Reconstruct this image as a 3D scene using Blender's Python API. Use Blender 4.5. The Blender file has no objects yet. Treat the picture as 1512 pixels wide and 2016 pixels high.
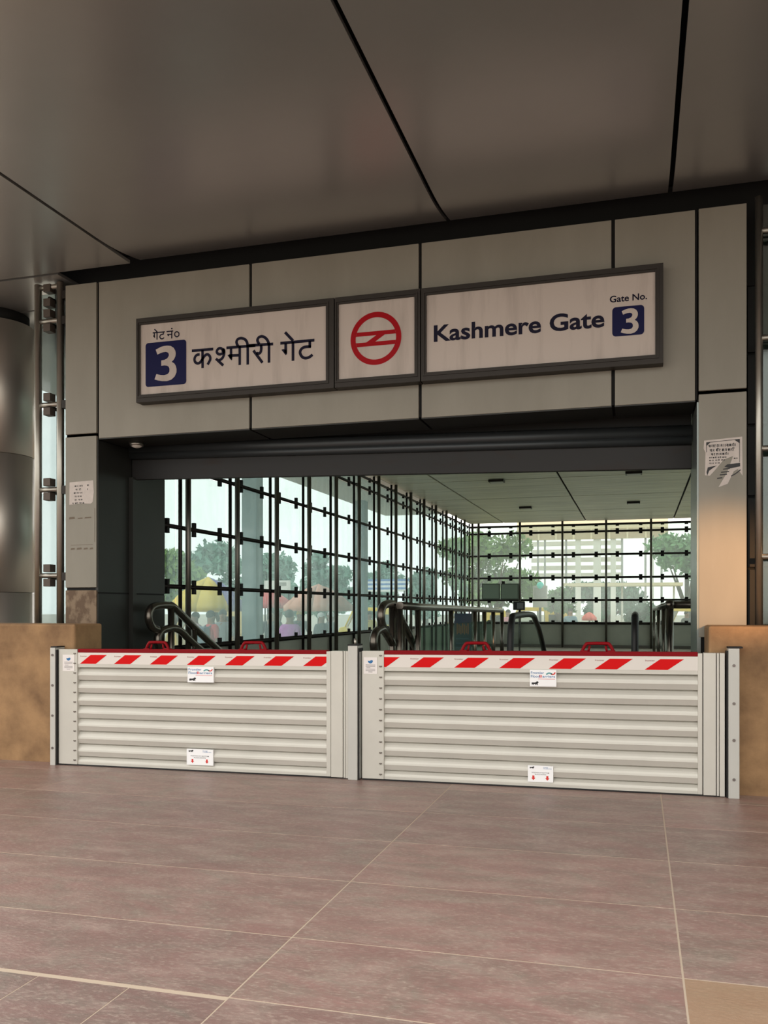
import bpy, bmesh, math, random
from mathutils import Vector, Matrix
C = bpy.context.scene.collection
S = bpy.context.scene
PI = math.pi
random.seed(4)

# ------------------------------------------------------------------ camera, sky, added warm spot, exposure
F_PX, CX, HY, YAW, EYE = 1710.0, 756.0, 1197.0, math.radians(16.3), 1.45
cam_d = bpy.data.cameras.new('camera'); cam = bpy.data.objects.new('camera', cam_d); C.objects.link(cam)
cam.location = (0, 0, EYE); cam.rotation_euler = (PI/2, 0, YAW)
cam_d.sensor_width = 36; cam_d.sensor_fit = 'AUTO'; cam_d.lens = 36*F_PX/2016; cam_d.shift_y = (HY-1008)/2016
cam_d.clip_start = 0.05; cam_d.clip_end = 500
S.camera = cam
S.view_settings.view_transform = 'Standard'; S.view_settings.look = 'None'
S.view_settings.gamma = 1; S.view_settings.use_curve_mapping = False
S.view_settings.exposure = 0.64
S.cycles.transparent_max_bounces = 32
S.cycles.max_bounces = 8
w = bpy.data.worlds.new('world'); S.world = w; w.use_nodes = True
bg = w.node_tree.nodes['Background']
SKY = (1.0, 0.975, 0.93); SKY_STRENGTH = 1.35
bg.inputs[0].default_value = (*SKY, 1); bg.inputs[1].default_value = SKY_STRENGTH
def spot(name, loc, target, energy, col, angle, blend, rad):
    l = bpy.data.lights.new(name, 'SPOT'); l.energy = energy; l.color = col; l.spot_size = math.radians(angle)
    l.spot_blend = blend; l.shadow_soft_size = rad
    o = bpy.data.objects.new(name, l); C.objects.link(o); o.location = loc
    o.rotation_euler = (Vector(target)-Vector(loc)).to_track_quat('-Z', 'Y').to_euler()
    return o
spot('added_warm_spot', (2.3, 2.6, 2.3), (0.66, 7.4, 1.70), 900, (1.0, 0.52, 0.22), 16, 1.0, 0.06)  # added spot for the warm patch on the right pier, source unknown

# ------------------------------------------------------------------ helpers: measuring
RX, RY = math.cos(YAW), math.sin(YAW)
def ray(u, v):
    a = (u-CX)/F_PX
    return Vector((RX*a-RY, RY*a+RX, -(v-HY)/F_PX))
def atY(u, v, Y):
    r = ray(u, v); t = Y/r.y
    return (r.x*t, EYE+r.z*t)
def atX(u, v, X):
    r = ray(u, v); t = X/r.x
    return (r.y*t, EYE+r.z*t)
def atD(u, v, d):
    r = ray(u, v)
    return Vector((r.x*d, r.y*d, EYE+r.z*d))
def fz(x): return 0.02+0.0088*(x+2.3)          # the paving falls a little to the left

# ------------------------------------------------------------------ helpers: materials
def lin(c):
    return tuple(((x/255)/12.92 if x/255 <= 0.04045 else ((x/255+0.055)/1.055)**2.4) for x in c)
MATS = {}
def mat(name, rgb, rough=0.5, metal=0.0, var=0.0, scale=4.0, bump=0.0, bscale=40.0, spec=0.5, col2=None, stretch=None, lo=0.35, hi=0.65):
    if name in MATS: return MATS[name]
    m = bpy.data.materials.new(name); m.use_nodes = True; MATS[name] = m
    nt = m.node_tree; b = nt.nodes['Principled BSDF']
    c = lin(rgb)
    b.inputs['Base Color'].default_value = (*c, 1); b.inputs['Roughness'].default_value = rough
    b.inputs['Metallic'].default_value = metal; b.inputs['Specular IOR Level'].default_value = spec
    if var or col2 or bump:
        tc = nt.nodes.new('ShaderNodeTexCoord'); mp = nt.nodes.new('ShaderNodeMapping')
        nt.links.new(tc.outputs['Object'], mp.inputs[0])
        if stretch: mp.inputs['Scale'].default_value = stretch
    if var or col2:
        n = nt.nodes.new('ShaderNodeTexNoise'); n.inputs['Scale'].default_value = scale; n.inputs['Detail'].default_value = 6
        n.inputs['Roughness'].default_value = 0.6
        nt.links.new(mp.outputs[0], n.inputs[0])
        r = nt.nodes.new('ShaderNodeValToRGB'); r.color_ramp.elements[0].position = lo; r.color_ramp.elements[1].position = hi
        c2 = lin(col2) if col2 else tuple(x*(1-var) for x in c)
        r.color_ramp.elements[0].color = (*c2, 1); r.color_ramp.elements[1].color = (*c, 1)
        nt.links.new(n.outputs[0], r.inputs[0]); nt.links.new(r.outputs[0], b.inputs['Base Color'])
    if bump:
        n2 = nt.nodes.new('ShaderNodeTexNoise'); n2.inputs['Scale'].default_value = bscale; n2.inputs['Detail'].default_value = 8
        nt.links.new(mp.outputs[0], n2.inputs[0])
        bp = nt.nodes.new('ShaderNodeBump'); bp.inputs['Strength'].default_value = bump; bp.inputs['Distance'].default_value = 0.01
        nt.links.new(n2.outputs[0], bp.inputs['Height']); nt.links.new(bp.outputs[0], b.inputs['Normal'])
    return m
def glass(name, tint, dust, dustcol, gloss=0.05):
    m = bpy.data.materials.new(name); m.use_nodes = True; nt = m.node_tree
    for n in list(nt.nodes): nt.nodes.remove(n)
    out = nt.nodes.new('ShaderNodeOutputMaterial'); tr = nt.nodes.new('ShaderNodeBsdfTransparent')
    tr.inputs[0].default_value = (*tint, 1)
    tl = nt.nodes.new('ShaderNodeBsdfTranslucent'); tl.inputs[0].default_value = (*dustcol, 1)
    df = nt.nodes.new('ShaderNodeBsdfDiffuse'); df.inputs[0].default_value = (*dustcol, 1)
    gl = nt.nodes.new('ShaderNodeBsdfGlossy'); gl.inputs['Roughness'].default_value = 0.08
    mx = nt.nodes.new('ShaderNodeMixShader'); m1 = nt.nodes.new('ShaderNodeMixShader'); m2 = nt.nodes.new('ShaderNodeMixShader')
    tc = nt.nodes.new('ShaderNodeTexCoord'); mp = nt.nodes.new('ShaderNodeMapping'); mp.inputs['Scale'].default_value = (1.5, 1.5, 0.6)
    ns = nt.nodes.new('ShaderNodeTexNoise'); ns.inputs['Scale'].default_value = 3; ns.inputs['Detail'].default_value = 6
    mr = nt.nodes.new('ShaderNodeMapRange'); mr.inputs[1].default_value = 0.3; mr.inputs[2].default_value = 0.7
    mr.inputs[3].default_value = dust*0.88; mr.inputs[4].default_value = dust*1.12
    L = nt.links.new
    L(tc.outputs['Object'], mp.inputs[0]); L(mp.outputs[0], ns.inputs[0]); L(ns.outputs[0], mr.inputs[0])
    mx.inputs[0].default_value = 0.3; L(tl.outputs[0], mx.inputs[1]); L(df.outputs[0], mx.inputs[2])
    L(mr.outputs[0], m1.inputs[0]); L(tr.outputs[0], m1.inputs[1]); L(mx.outputs[0], m1.inputs[2])
    m2.inputs[0].default_value = gloss; L(m1.outputs[0], m2.inputs[1]); L(gl.outputs[0], m2.inputs[2])
    L(m2.outputs[0], out.inputs[0])
    return m
clad = mat('cladding_grey', (144, 139, 126), 0.5, 0.0, col2=(133, 128, 115), scale=1.2, stretch=(2, 2, 0.6), lo=0.3, hi=0.7)
joint = mat('joint_black', (16, 15, 14), 0.8)
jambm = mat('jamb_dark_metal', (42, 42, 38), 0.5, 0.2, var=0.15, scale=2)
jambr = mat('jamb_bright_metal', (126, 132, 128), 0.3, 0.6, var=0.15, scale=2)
ceilm = mat('ceiling_metal', (184, 183, 180), 0.30, 0.75, var=0.08, scale=0.7)
iceil = mat('ceiling_boards', (228, 224, 204), 0.42, 0.15, var=0.28, scale=1.6, stretch=(0.4, 5, 1))
black = mat('black_rubber', (14, 14, 14), 0.5)
steel = mat('steel_brushed', (172, 168, 158), 0.32, 0.9, var=0.1, scale=6)
darksteel = mat('steel_dark', (46, 42, 39), 0.36, 0.75)
mullm = mat('mullion_steel', (104, 99, 92), 0.32, 0.8)
railm = mat('handrail_steel', (104, 98, 90), 0.26, 0.9)
clampm = mat('clamp_black', (20, 18, 18), 0.6, spec=0.2)
framem = mat('sign_frame_bronze', (44, 38, 32), 0.5, 0.3)
signm = mat('sign_acrylic', (192, 180, 170), 0.3, 0.0, spec=0.25, col2=(172, 160, 150), scale=1.6, stretch=(4, 1.5, 0.5), lo=0.28, hi=0.52)
navy = mat('sign_navy', (14, 15, 62), 0.4, spec=0.15)
ink = mat('sign_ink', (16, 12, 36), 0.4, spec=0.15)
red = mat('sign_red', (158, 4, 18), 0.4, spec=0.15)
stone = mat('ochre_stone', (166, 132, 95), 0.8, 0.0, col2=(118, 91, 66), scale=3.0, bump=0.5, bscale=18, spec=0.25, lo=0.28, hi=0.62)
dirty = mat('soiled_cladding', (136, 118, 98), 0.65, 0.0, col2=(104, 86, 70), scale=7, spec=0.2, stretch=(1.5, 1, 1.2), lo=0.44, hi=0.58)
alu = mat('barrier_aluminium', (206, 203, 193), 0.36, 0.2, var=0.06, scale=3, spec=0.4)
alud = mat('post_aluminium', (196, 195, 188), 0.35, 0.15, var=0.05, scale=3)
redp = mat('barrier_red', (132, 4, 16), 0.5, spec=0.15)
hazard = mat('reflective_red', (214, 6, 10), 0.45, spec=0.15)
hazw = mat('reflective_white', (226, 220, 212), 0.35)
paper = mat('white_paper', (250, 250, 250), 0.5)
gasket = mat('gasket_black', (24, 22, 22), 0.7)
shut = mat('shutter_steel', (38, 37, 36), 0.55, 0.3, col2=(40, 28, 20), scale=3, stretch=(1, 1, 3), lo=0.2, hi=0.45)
grout = mat('grout', (196, 178, 158), 0.9)
plinth = mat('plinth_grey', (176, 176, 164), 0.6, var=0.12, scale=2)
ground_m = mat('outdoor_paving', (178, 172, 160), 0.9, var=0.15, scale=0.6)
concrete = mat('column_concrete', (100, 122, 128), 0.7, var=0.18, scale=1.5, stretch=(1, 1, 0.4))
soffit_m = mat('soffit_concrete', (196, 198, 194), 0.8)
glass_side = glass('glass_dust_haze_side', (0.80, 0.88, 0.87), 0.225, (0.76, 0.95, 0.94))  # dust film thickened so its pale veil also stands for outdoor haze
glass_back = glass('glass_dust_haze_back', (0.80, 0.86, 0.83), 0.15, (0.88, 0.97, 0.93))  # dust plus painted haze over the view behind the hall
glass_strip = glass('glass_dusty_strip', (0.74, 0.82, 0.82), 0.28, (0.8, 0.9, 0.9))
glass_clear = glass('glass_clear', (0.9, 0.94, 0.92), 0.03, (0.7, 0.75, 0.72), 0.08)
glass_rail = glass('glass_green_rail', (0.72, 0.85, 0.79), 0.05, (0.5, 0.62, 0.58), 0.08)

# ------------------------------------------------------------------ helpers: meshes and objects
class MB:
    def __init__(s): s.v = []; s.f = []; s.sm = []
    def add(s, v, f, smooth=False):
        n = len(s.v); s.v += [tuple(p) for p in v]; s.f += [tuple(i+n for i in q) for q in f]; s.sm += [smooth]*len(f); return s
    def box(s, x0, x1, y0, y1, z0, z1):
        v = [(x, y, z) for z in (z0, z1) for y in (y0, y1) for x in (x0, x1)]
        return s.add(v, [(0, 2, 3, 1), (4, 5, 7, 6), (0, 1, 5, 4), (2, 6, 7, 3), (0, 4, 6, 2), (1, 3, 7, 5)])
    def tube(s, pts, r, n=10, cap=True):
        pts = [Vector(p) for p in pts]; rr = r if isinstance(r, (list, tuple)) else [r]*len(pts)
        t0 = (pts[1]-pts[0]).normalized(); up = Vector((0, 0, 1)) if abs(t0.z) < 0.9 else Vector((1, 0, 0))
        nrm = t0.cross(up).normalized(); vs = []
        for i, p in enumerate(pts):
            t = (pts[min(i+1, len(pts)-1)]-pts[max(i-1, 0)]).normalized()
            nrm = (nrm-t*nrm.dot(t)).normalized(); bn = t.cross(nrm)
            vs += [p+(nrm*math.cos(2*PI*k/n)+bn*math.sin(2*PI*k/n))*rr[i] for k in range(n)]
        fs = [(i*n+k, i*n+(k+1) % n, (i+1)*n+(k+1) % n, (i+1)*n+k) for i in range(len(pts)-1) for k in range(n)]
        s.add(vs, fs, True)
        if cap:
            m = len(s.v)-len(vs)
            s.f += [tuple(m+k for k in reversed(range(n))), tuple(m+(len(pts)-1)*n+k for k in range(n))]; s.sm += [False, False]
        return s
    def prism(s, prof, axis, a, b):              # outline in the two other axes swept along axis
        def P(p, t):
            return {'x': (t, p[0], p[1]), 'y': (p[0], t, p[1]), 'z': (p[0], p[1], t)}[axis]
        n = len(prof)
        v = [P(p, a) for p in prof]+[P(p, b) for p in prof]
        return s.add(v, [tuple(range(n)), tuple(reversed(range(n, 2*n)))]+[(i, (i+1) % n, n+(i+1) % n, n+i) for i in range(n)])
    def sphere(s, c, r, nu=12, nv=8):
        r = r if isinstance(r, (tuple, list)) else (r, r, r); v = []
        for j in range(nv+1):
            th = PI*j/nv
            for i in range(nu):
                ph = 2*PI*i/nu
                v.append((c[0]+r[0]*math.sin(th)*math.cos(ph), c[1]+r[1]*math.sin(th)*math.sin(ph), c[2]+r[2]*math.cos(th)))
        return s.add(v, [(j*nu+i, (j+1)*nu+i, (j+1)*nu+(i+1) % nu, j*nu+(i+1) % nu) for j in range(nv) for i in range(nu)], True)
    def map(s, fn): s.v = [fn(*p) for p in s.v]; return s
    def build(s, name, m, parent=None, bevel=0, off=None):
        o0 = Vector(off) if off is not None else (Vector(parent.location) if parent is not None and parent.parent is None else None)
        me = bpy.data.meshes.new(name)
        me.from_pydata(s.v, [], s.f); me.polygons.foreach_set('use_smooth', s.sm); me.update()
        bm = bmesh.new(); bm.from_mesh(me); bmesh.ops.recalc_face_normals(bm, faces=bm.faces); bm.to_mesh(me); bm.free()
        if m: me.materials.append(m)
        o = bpy.data.objects.new(name, me); C.objects.link(o)
        if parent is not None:
            o.parent = parent
            base = world_loc(parent); o.location = (-base.x, -base.y, -base.z)
        if bevel:
            b = o.modifiers.new('bevel', 'BEVEL'); b.width = bevel; b.segments = 2; b.limit_method = 'ANGLE'
        return o
def world_loc(o):
    p = Vector(o.location)
    while o.parent is not None: o = o.parent; p = p+Vector(o.location)
    return p
def centre(o):                                    # put the origin of a top-level mesh at its base
    vs = [v.co for v in o.data.vertices]
    c = Vector((sum(v.x for v in vs)/len(vs), sum(v.y for v in vs)/len(vs), min(v.z for v in vs)))
    o.data.transform(Matrix.Translation(-c)); o.location = c; return o
def thing(name, loc, label=None, cat=None, group=None, kind=None, rz=0):
    o = bpy.data.objects.new(name, None); C.objects.link(o); o.location = loc; o.rotation_euler.z = rz; o.empty_display_size = 0.2
    return tag(o, label, cat, group, kind)
def tag(o, label=None, cat=None, group=None, kind=None):
    for k, v in (('label', label), ('category', cat), ('group', group), ('kind', kind)):
        if v: o[k] = v
    return o
def dup(o, parent=None):
    c = o.copy(); C.objects.link(c); c.parent = parent
    for ch in o.children: dup(ch, c)
    return c
def catmull(pts, n=6):
    P = [Vector(p) for p in pts]
    if len(P) < 3: return P
    out = []
    for i in range(len(P)-1):
        a, b, c, d = P[max(i-1, 0)], P[i], P[i+1], P[min(i+2, len(P)-1)]
        for k in range(n):
            t = k/n
            out.append(0.5*((2*b)+(c-a)*t+(2*a-5*b+4*c-d)*t*t+(3*b-a-3*c+d)*t**3))
    return out+[P[-1]]
def ribbon(mb, pts, wd, Y, smooth=True):          # a painted stroke lying in a plane of constant Y
    P = [Vector((p[0], p[1])) for p in pts]
    if smooth and len(P) > 2: P = [Vector((q.x, q.y)) for q in catmull([Vector((p.x, p.y, 0)) for p in P], 5)]
    L, R = [], []
    for i, p in enumerate(P):
        d0 = (P[i]-P[i-1]).normalized() if i else (P[1]-P[0]).normalized()
        d1 = (P[i+1]-P[i]).normalized() if i < len(P)-1 else d0
        t = d0+d1; t = t.normalized() if t.length > 1e-6 else d0
        n = Vector((-t.y, t.x)); k = min(1/max(n.dot(Vector((-d0.y, d0.x))), 0.5), 1.6)*wd/2
        L.append(p+n*k); R.append(p-n*k)
    n = len(P)
    return mb.add([(q.x, Y, q.y) for q in L]+[(q.x, Y, q.y) for q in R], [(i, i+1, n+i+1, n+i) for i in range(n-1)])
def poly(mb, pts, Y):
    return mb.add([(p[0], Y, p[1]) for p in pts], [tuple(range(len(pts)))])
def rrect(x0, x1, z0, z1, r, n=6):
    out = []
    for cx, cz, a in ((x1-r, z1-r, 0), (x0+r, z1-r, PI/2), (x0+r, z0+r, PI), (x1-r, z0+r, 1.5*PI)):
        out += [(cx+r*math.cos(a+PI/2*k/n), cz+r*math.sin(a+PI/2*k/n)) for k in range(n+1)]
    return out
def text_mb(body, x0, x1, z0, z1, Y, bold=0.0, fit_caps=True, shear=0):
    cu = bpy.data.curves.new('lettering', 'FONT'); cu.body = body; cu.size = 1; cu.offset = bold; cu.resolution_u = 4
    o = bpy.data.objects.new('lettering', cu); C.objects.link(o)
    dg = bpy.context.evaluated_depsgraph_get(); me = bpy.data.meshes.new_from_object(o.evaluated_get(dg))
    vs = [v.co.copy() for v in me.vertices]; fs = [tuple(p.vertices) for p in me.polygons]
    bpy.data.objects.remove(o); bpy.data.curves.remove(cu); bpy.data.meshes.remove(me)
    ax, bx = min(v.x for v in vs), max(v.x for v in vs)
    az, bz = (0, 0.729) if fit_caps else (min(v.y for v in vs), max(v.y for v in vs))
    spans = sorted((min(vs[i].x for i in f), max(vs[i].x for i in f), f) for f in fs); words, end = [], -9
    for a, b, f in spans:
        if a > end+0.19: words.append([])
        words[-1].append(f); end = max(end, b)
    out = WordList()
    for wd in words:
        mb = MB(); mb.add([(x0+(v.x-ax)/(bx-ax)*(x1-x0), Y, z0+(v.y-az)/(bz-az)*(z1-z0)) for v in vs], wd)
        used = sorted({i for f in mb.f for i in f}); ix = {i: k for k, i in enumerate(used)}
        mb.v = [mb.v[i] for i in used]; mb.f = [tuple(ix[i] for i in f) for f in mb.f]; out.append(mb)
    return out
class WordList(list):
    def map(s, fn):
        for m in s: m.map(fn)
        return s
    def build(s, name, m, parent): return [q.build(name, m, parent) for q in s]

# ------------------------------------------------------------------ setting: floor
def floor_slabs():
    me = bpy.data.meshes.new('floor'); bm = bmesh.new(); lay = bm.loops.layers.color.new('tint')
    rnd = random.Random(11)
    def slab(x0, x1, y0, y1, g=0.0042, tint=None):
        t = tint or (rnd.uniform(0.55, 1.0), 0.0, rnd.random())
        v = [bm.verts.new((x, y, fz(x))) for x, y in ((x0+g, y0+g), (x1-g, y0+g), (x1-g, y1-g), (x0+g, y1-g))]
        u = [bm.verts.new((q.co.x, q.co.y, q.co.z-0.03)) for q in v]
        fs = [bm.faces.new(v)]+[bm.faces.new((v[i], u[i], u[(i+1) % 4], v[(i+1) % 4])) for i in range(4)]
        for f in fs:
            for l in f.loops: l[lay] = (*t, 1)
    rows = [-5.07, -4.28, -3.48, -2.69, -1.89, -1.10, -0.31, 0.49, 1.28, 2.08, 2.885, 3.49, 4.285, 5.085, 5.875, 6.67, 7.5]
    cols = [-12.63, -11.03, -9.43, -7.83, -6.23, -4.635, -1.435, 0.165, 1.765, 3.365, 4.965]
    for i in range(len(cols)-1):
        for j in range(len(rows)-1):
            x0, x1, y0, y1 = cols[i], cols[i+1], rows[j], rows[j+1]
            if i < 6 and y1 <= 2.89:
                for k in range(round((x1-x0)/0.4)): slab(x0+0.4*k, x0+0.4*k+0.4, y0, y1-(0.022 if y1 > 2.8 else 0), 0.003, (rnd.uniform(0.0, 0.45), 0.0, rnd.random()))
            else: slab(x0, x1, y0, y1, tint=(0.9, 1.0, 0.3) if (i == 7 and j == 10) else None)
    bm.to_mesh(me); bm.free()
    m = bpy.data.materials.new('red_sandstone'); m.use_nodes = True; nt = m.node_tree; b = nt.nodes['Principled BSDF']; L = nt.links.new
    at = nt.nodes.new('ShaderNodeVertexColor'); at.layer_name = 'tint'
    sep = nt.nodes.new('ShaderNodeSeparateColor'); L(at.outputs[0], sep.inputs[0])
    tc = nt.nodes.new('ShaderNodeTexCoord')
    mp = nt.nodes.new('ShaderNodeMapping'); mp.inputs['Scale'].default_value = (1.0, 2.2, 1); mp.inputs['Rotation'].default_value = (0, 0, 0.5); L(tc.outputs['Object'], mp.inputs[0])
    add = nt.nodes.new('ShaderNodeVectorMath'); add.operation = 'ADD'
    sc = nt.nodes.new('ShaderNodeVectorMath'); sc.operation = 'SCALE'; sc.inputs['Scale'].default_value = 13; L(at.outputs[0], sc.inputs[0])
    L(mp.outputs[0], add.inputs[0]); L(sc.outputs[0], add.inputs[1])
    n1 = nt.nodes.new('ShaderNodeTexNoise'); n1.inputs['Scale'].default_value = 2.2; n1.inputs['Detail'].default_value = 14; n1.inputs['Roughness'].default_value = 0.76; n1.inputs['Distortion'].default_value = 0.8
    L(add.outputs[0], n1.inputs[0])
    r1 = nt.nodes.new('ShaderNodeValToRGB'); e = r1.color_ramp.elements
    e[0].position = 0.33; e[0].color = (*lin((146, 136, 124)), 1); e[1].position = 0.67; e[1].color = (*lin((170, 134, 127)), 1)
    q = e.new(0.5); q.color = (*lin((160, 134, 125)), 1)
    L(n1.outputs[0], r1.inputs[0])
    mx = nt.nodes.new('ShaderNodeMix'); mx.data_type = 'RGBA'; mx.blend_type = 'MULTIPLY'; mx.inputs[0].default_value = 1
    r2 = nt.nodes.new('ShaderNodeValToRGB'); r2.color_ramp.elements[0].color = (0.66, 0.66, 0.68, 1); r2.color_ramp.elements[1].color = (1.0, 0.93, 0.92, 1)
    L(sep.outputs[0], r2.inputs[0]); L(r1.outputs[0], mx.inputs[6]); L(r2.outputs[0], mx.inputs[7])
    n2 = nt.nodes.new('ShaderNodeTexNoise'); n2.inputs['Scale'].default_value = 34; n2.inputs['Detail'].default_value = 6; n2.inputs['Roughness'].default_value = 0.7; L(add.outputs[0], n2.inputs[0])
    r3 = nt.nodes.new('ShaderNodeValToRGB'); r3.color_ramp.elements[0].position = 0.50; r3.color_ramp.elements[1].position = 0.72
    r3.color_ramp.elements[0].color = (0, 0, 0, 1); r3.color_ramp.elements[1].color = (0.55, 0.55, 0.55, 1); L(n2.outputs[0], r3.inputs[0])
    mx2 = nt.nodes.new('ShaderNodeMix'); mx2.data_type = 'RGBA'; L(r3.outputs[0], mx2.inputs[0]); L(mx.outputs[2], mx2.inputs[6]); mx2.inputs[7].default_value = (*lin((204, 188, 174)), 1)
    mp3 = nt.nodes.new('ShaderNodeMapping'); mp3.inputs['Scale'].default_value = (1.0, 2.6, 1); mp3.inputs['Rotation'].default_value = (0, 0, -0.75); L(tc.outputs['Object'], mp3.inputs[0])
    n3 = nt.nodes.new('ShaderNodeTexNoise'); n3.inputs['Scale'].default_value = 2.4; n3.inputs['Detail'].default_value = 10; n3.inputs['Roughness'].default_value = 0.72; L(mp3.outputs[0], n3.inputs[0])
    r4 = nt.nodes.new('ShaderNodeMapRange'); r4.inputs[1].default_value = 0.5; r4.inputs[2].default_value = 0.72; r4.inputs[3].default_value = 0; r4.inputs[4].default_value = 0.42; L(n3.outputs[0], r4.inputs[0])
    mx3 = nt.nodes.new('ShaderNodeMix'); mx3.data_type = 'RGBA'; L(r4.outputs[0], mx3.inputs[0]); L(mx2.outputs[2], mx3.inputs[6]); mx3.inputs[7].default_value = (*lin((196, 178, 166)), 1)
    r5 = nt.nodes.new('ShaderNodeMapRange'); r5.inputs[1].default_value = 0.5; r5.inputs[2].default_value = 0.30; r5.inputs[3].default_value = 0; r5.inputs[4].default_value = 0.55; L(n3.outputs[0], r5.inputs[0])
    mx4 = nt.nodes.new('ShaderNodeMix'); mx4.data_type = 'RGBA'; L(r5.outputs[0], mx4.inputs[0]); L(mx3.outputs[2], mx4.inputs[6]); mx4.inputs[7].default_value = (*lin((128, 94, 90)), 1)
    mx5 = nt.nodes.new('ShaderNodeMix'); mx5.data_type = 'RGBA'; ml = nt.nodes.new('ShaderNodeMath'); ml.operation = 'MULTIPLY'; ml.inputs[1].default_value = 0.7; L(sep.outputs[1], ml.inputs[0]); L(ml.outputs[0], mx5.inputs[0]); L(mx4.outputs[2], mx5.inputs[6]); mx5.inputs[7].default_value = (*lin((170, 140, 110)), 1)
    L(mx5.outputs[2], b.inputs['Base Color']); b.inputs['Roughness'].default_value = 0.36; b.inputs['Specular IOR Level'].default_value = 0.45
    bp = nt.nodes.new('ShaderNodeBump'); bp.inputs['Strength'].default_value = 0.45; bp.inputs['Distance'].default_value = 0.006; L(n2.outputs[0], bp.inputs['Height']); L(bp.outputs[0], b.inputs['Normal'])
    me.materials.append(m)
    o = bpy.data.objects.new('floor', me); C.objects.link(o); tag(o, kind='structure')
    gb = MB(); gb.add([(-12.7, -5.1, fz(-12.7)-0.001), (5, -5.1, fz(5)-0.001), (5, 7.5, fz(5)-0.001), (-12.7, 7.5, fz(-12.7)-0.001)], [(0, 1, 2, 3)])
    gb.build('floor_joint', grout, o)
floor_slabs()
tag(MB().box(-160, 160, -160, 220, -0.75, -0.32).build('ground', ground_m), kind='structure')

# ------------------------------------------------------------------ setting: porch ceiling
ZC, YF = 4.75, 7.45
cl = thing('ceiling', (0, 0, ZC), kind='structure')
xs = [-8.3, -4.65, -1.585, 0.25, 3.2, 5.5]
for i in range(len(xs)-1):
    g = 0.018
    prof = [(3.3, ZC), (6.7, ZC)]+[(6.7+(0.72 if i else 0.6)*t, ZC+(0.075 if i else 0.0)*t*t) for t in [k/12 for k in range(1, 13)]]  # far end curls up, shape added to darken the ceiling towards the fascia
    prof += [(y, z+0.03) for y, z in reversed(prof)]
    pn = MB().prism(prof, 'x', xs[i]+g, xs[i+1]-g); pn.build('ceiling_panel', ceilm, cl)
for x0, x1 in ((-8.3, -5.5),):
    MB().box(x0+0.01, x1-0.01, 7.345, 8.15, ZC, ZC+0.03).build('ceiling_panel', ceilm, cl)
    MB().box(x0+0.01, x1-0.01, 8.18, 11, ZC, ZC+0.03).build('ceiling_panel', ceilm, cl)
MB().box(-8.4, 5.6, 3.2, 11.2, ZC+0.28, ZC+0.5).build('ceiling_deck', joint, cl)
MB().box(-8.4, 5.6, 3.17, 3.27, ZC-0.02, ZC+0.5).build('ceiling_edge', clad, cl)

# ------------------------------------------------------------------ setting: portal wall with cladding panels
XL, XR, XLo, XRo = -5.131, 0.457, -5.515, 0.845
wf = thing('wall_front', (-2.3, YF, 0), kind='structure')
MB().box(XLo+0.01, XL-0.006, YF+0.03, 8.72, 0, 4.66).build('pier_core', joint, wf)
MB().box(XR+0.006, XRo-0.01, YF+0.03, 8.30, 0, 4.66).build('pier_core', joint, wf)
MB().box(XLo+0.01, XRo-0.01, YF+0.03, 7.90, 3.14, 4.66).build('lintel_core', joint, wf)
MB().box(XLo-0.3, XRo+0.3, YF+0.25, 9.0, 4.1, 5.0).build('lintel_core', joint, wf)
def clp(x0, x1, z0, z1, m=clad, g=0.014, y0=YF, y1=YF+0.03):
    return MB().box(x0+g, x1-g, y0, y1, z0+g, z1-g).build('cladding_panel', m, wf, 0.004)
fx = [XL, -3.481, -1.847, -0.198, XR]
for i in range(4): clp(fx[i], fx[i+1], 3.115, 4.685)
clp(XLo, XL, 3.17, 4.69); clp(XLo, XL, 1.64, 3.17); clp(XLo, XL, 1.20, 1.64, dirty)
clp(XR, XRo, 3.19, 4.69); clp(XR, XRo, 1.20, 3.19)
for i in range(4):                                # underside of the lintel
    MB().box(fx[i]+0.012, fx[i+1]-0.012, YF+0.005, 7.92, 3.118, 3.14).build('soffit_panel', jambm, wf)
for y0, y1 in ((YF+0.005, 8.06), (8.06, 8.73)):   # reveals of the opening
    for z0, z1 in ((-0.1, 1.60), (1.60, 3.12)):
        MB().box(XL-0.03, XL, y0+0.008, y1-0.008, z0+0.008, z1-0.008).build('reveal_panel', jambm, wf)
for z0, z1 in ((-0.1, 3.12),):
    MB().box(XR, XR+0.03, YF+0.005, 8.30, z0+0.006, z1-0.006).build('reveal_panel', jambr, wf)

# low ochre stone walls beside the opening
WZ = 1.315
tag(MB().box(-13.0, -5.068, 7.0, 7.44, -0.2, 1.298).build('wall_left', stone, None, 0.02), kind='structure')
tag(MB().box(0.512, 5.0, 7.0, YF-0.012, -0.2, WZ).build('wall_right', stone, None, 0.02), kind='structure')
# dark service wall to the right of the pier
dw = thing('wall_side', (3, 7.9, 0), kind='structure')
MB().box(0.86, 5.5, 7.75, 7.85, -0.2, 4.75).build('wall_core', joint, dw)
for k in range(8): MB().box(0.87, 5.5, 7.72, 7.75, 0.02+k*0.59, 0.585+k*0.59).build('wall_board', mat('dark_cladding', (22, 21, 19), 0.6, 0.2), dw)
MB().box(3.6, 3.75, 4.2, 7.7, -0.2, 4.75).build('wall_core', mat('side_wall_paint', (92, 88, 80), 0.7), dw)

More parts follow.
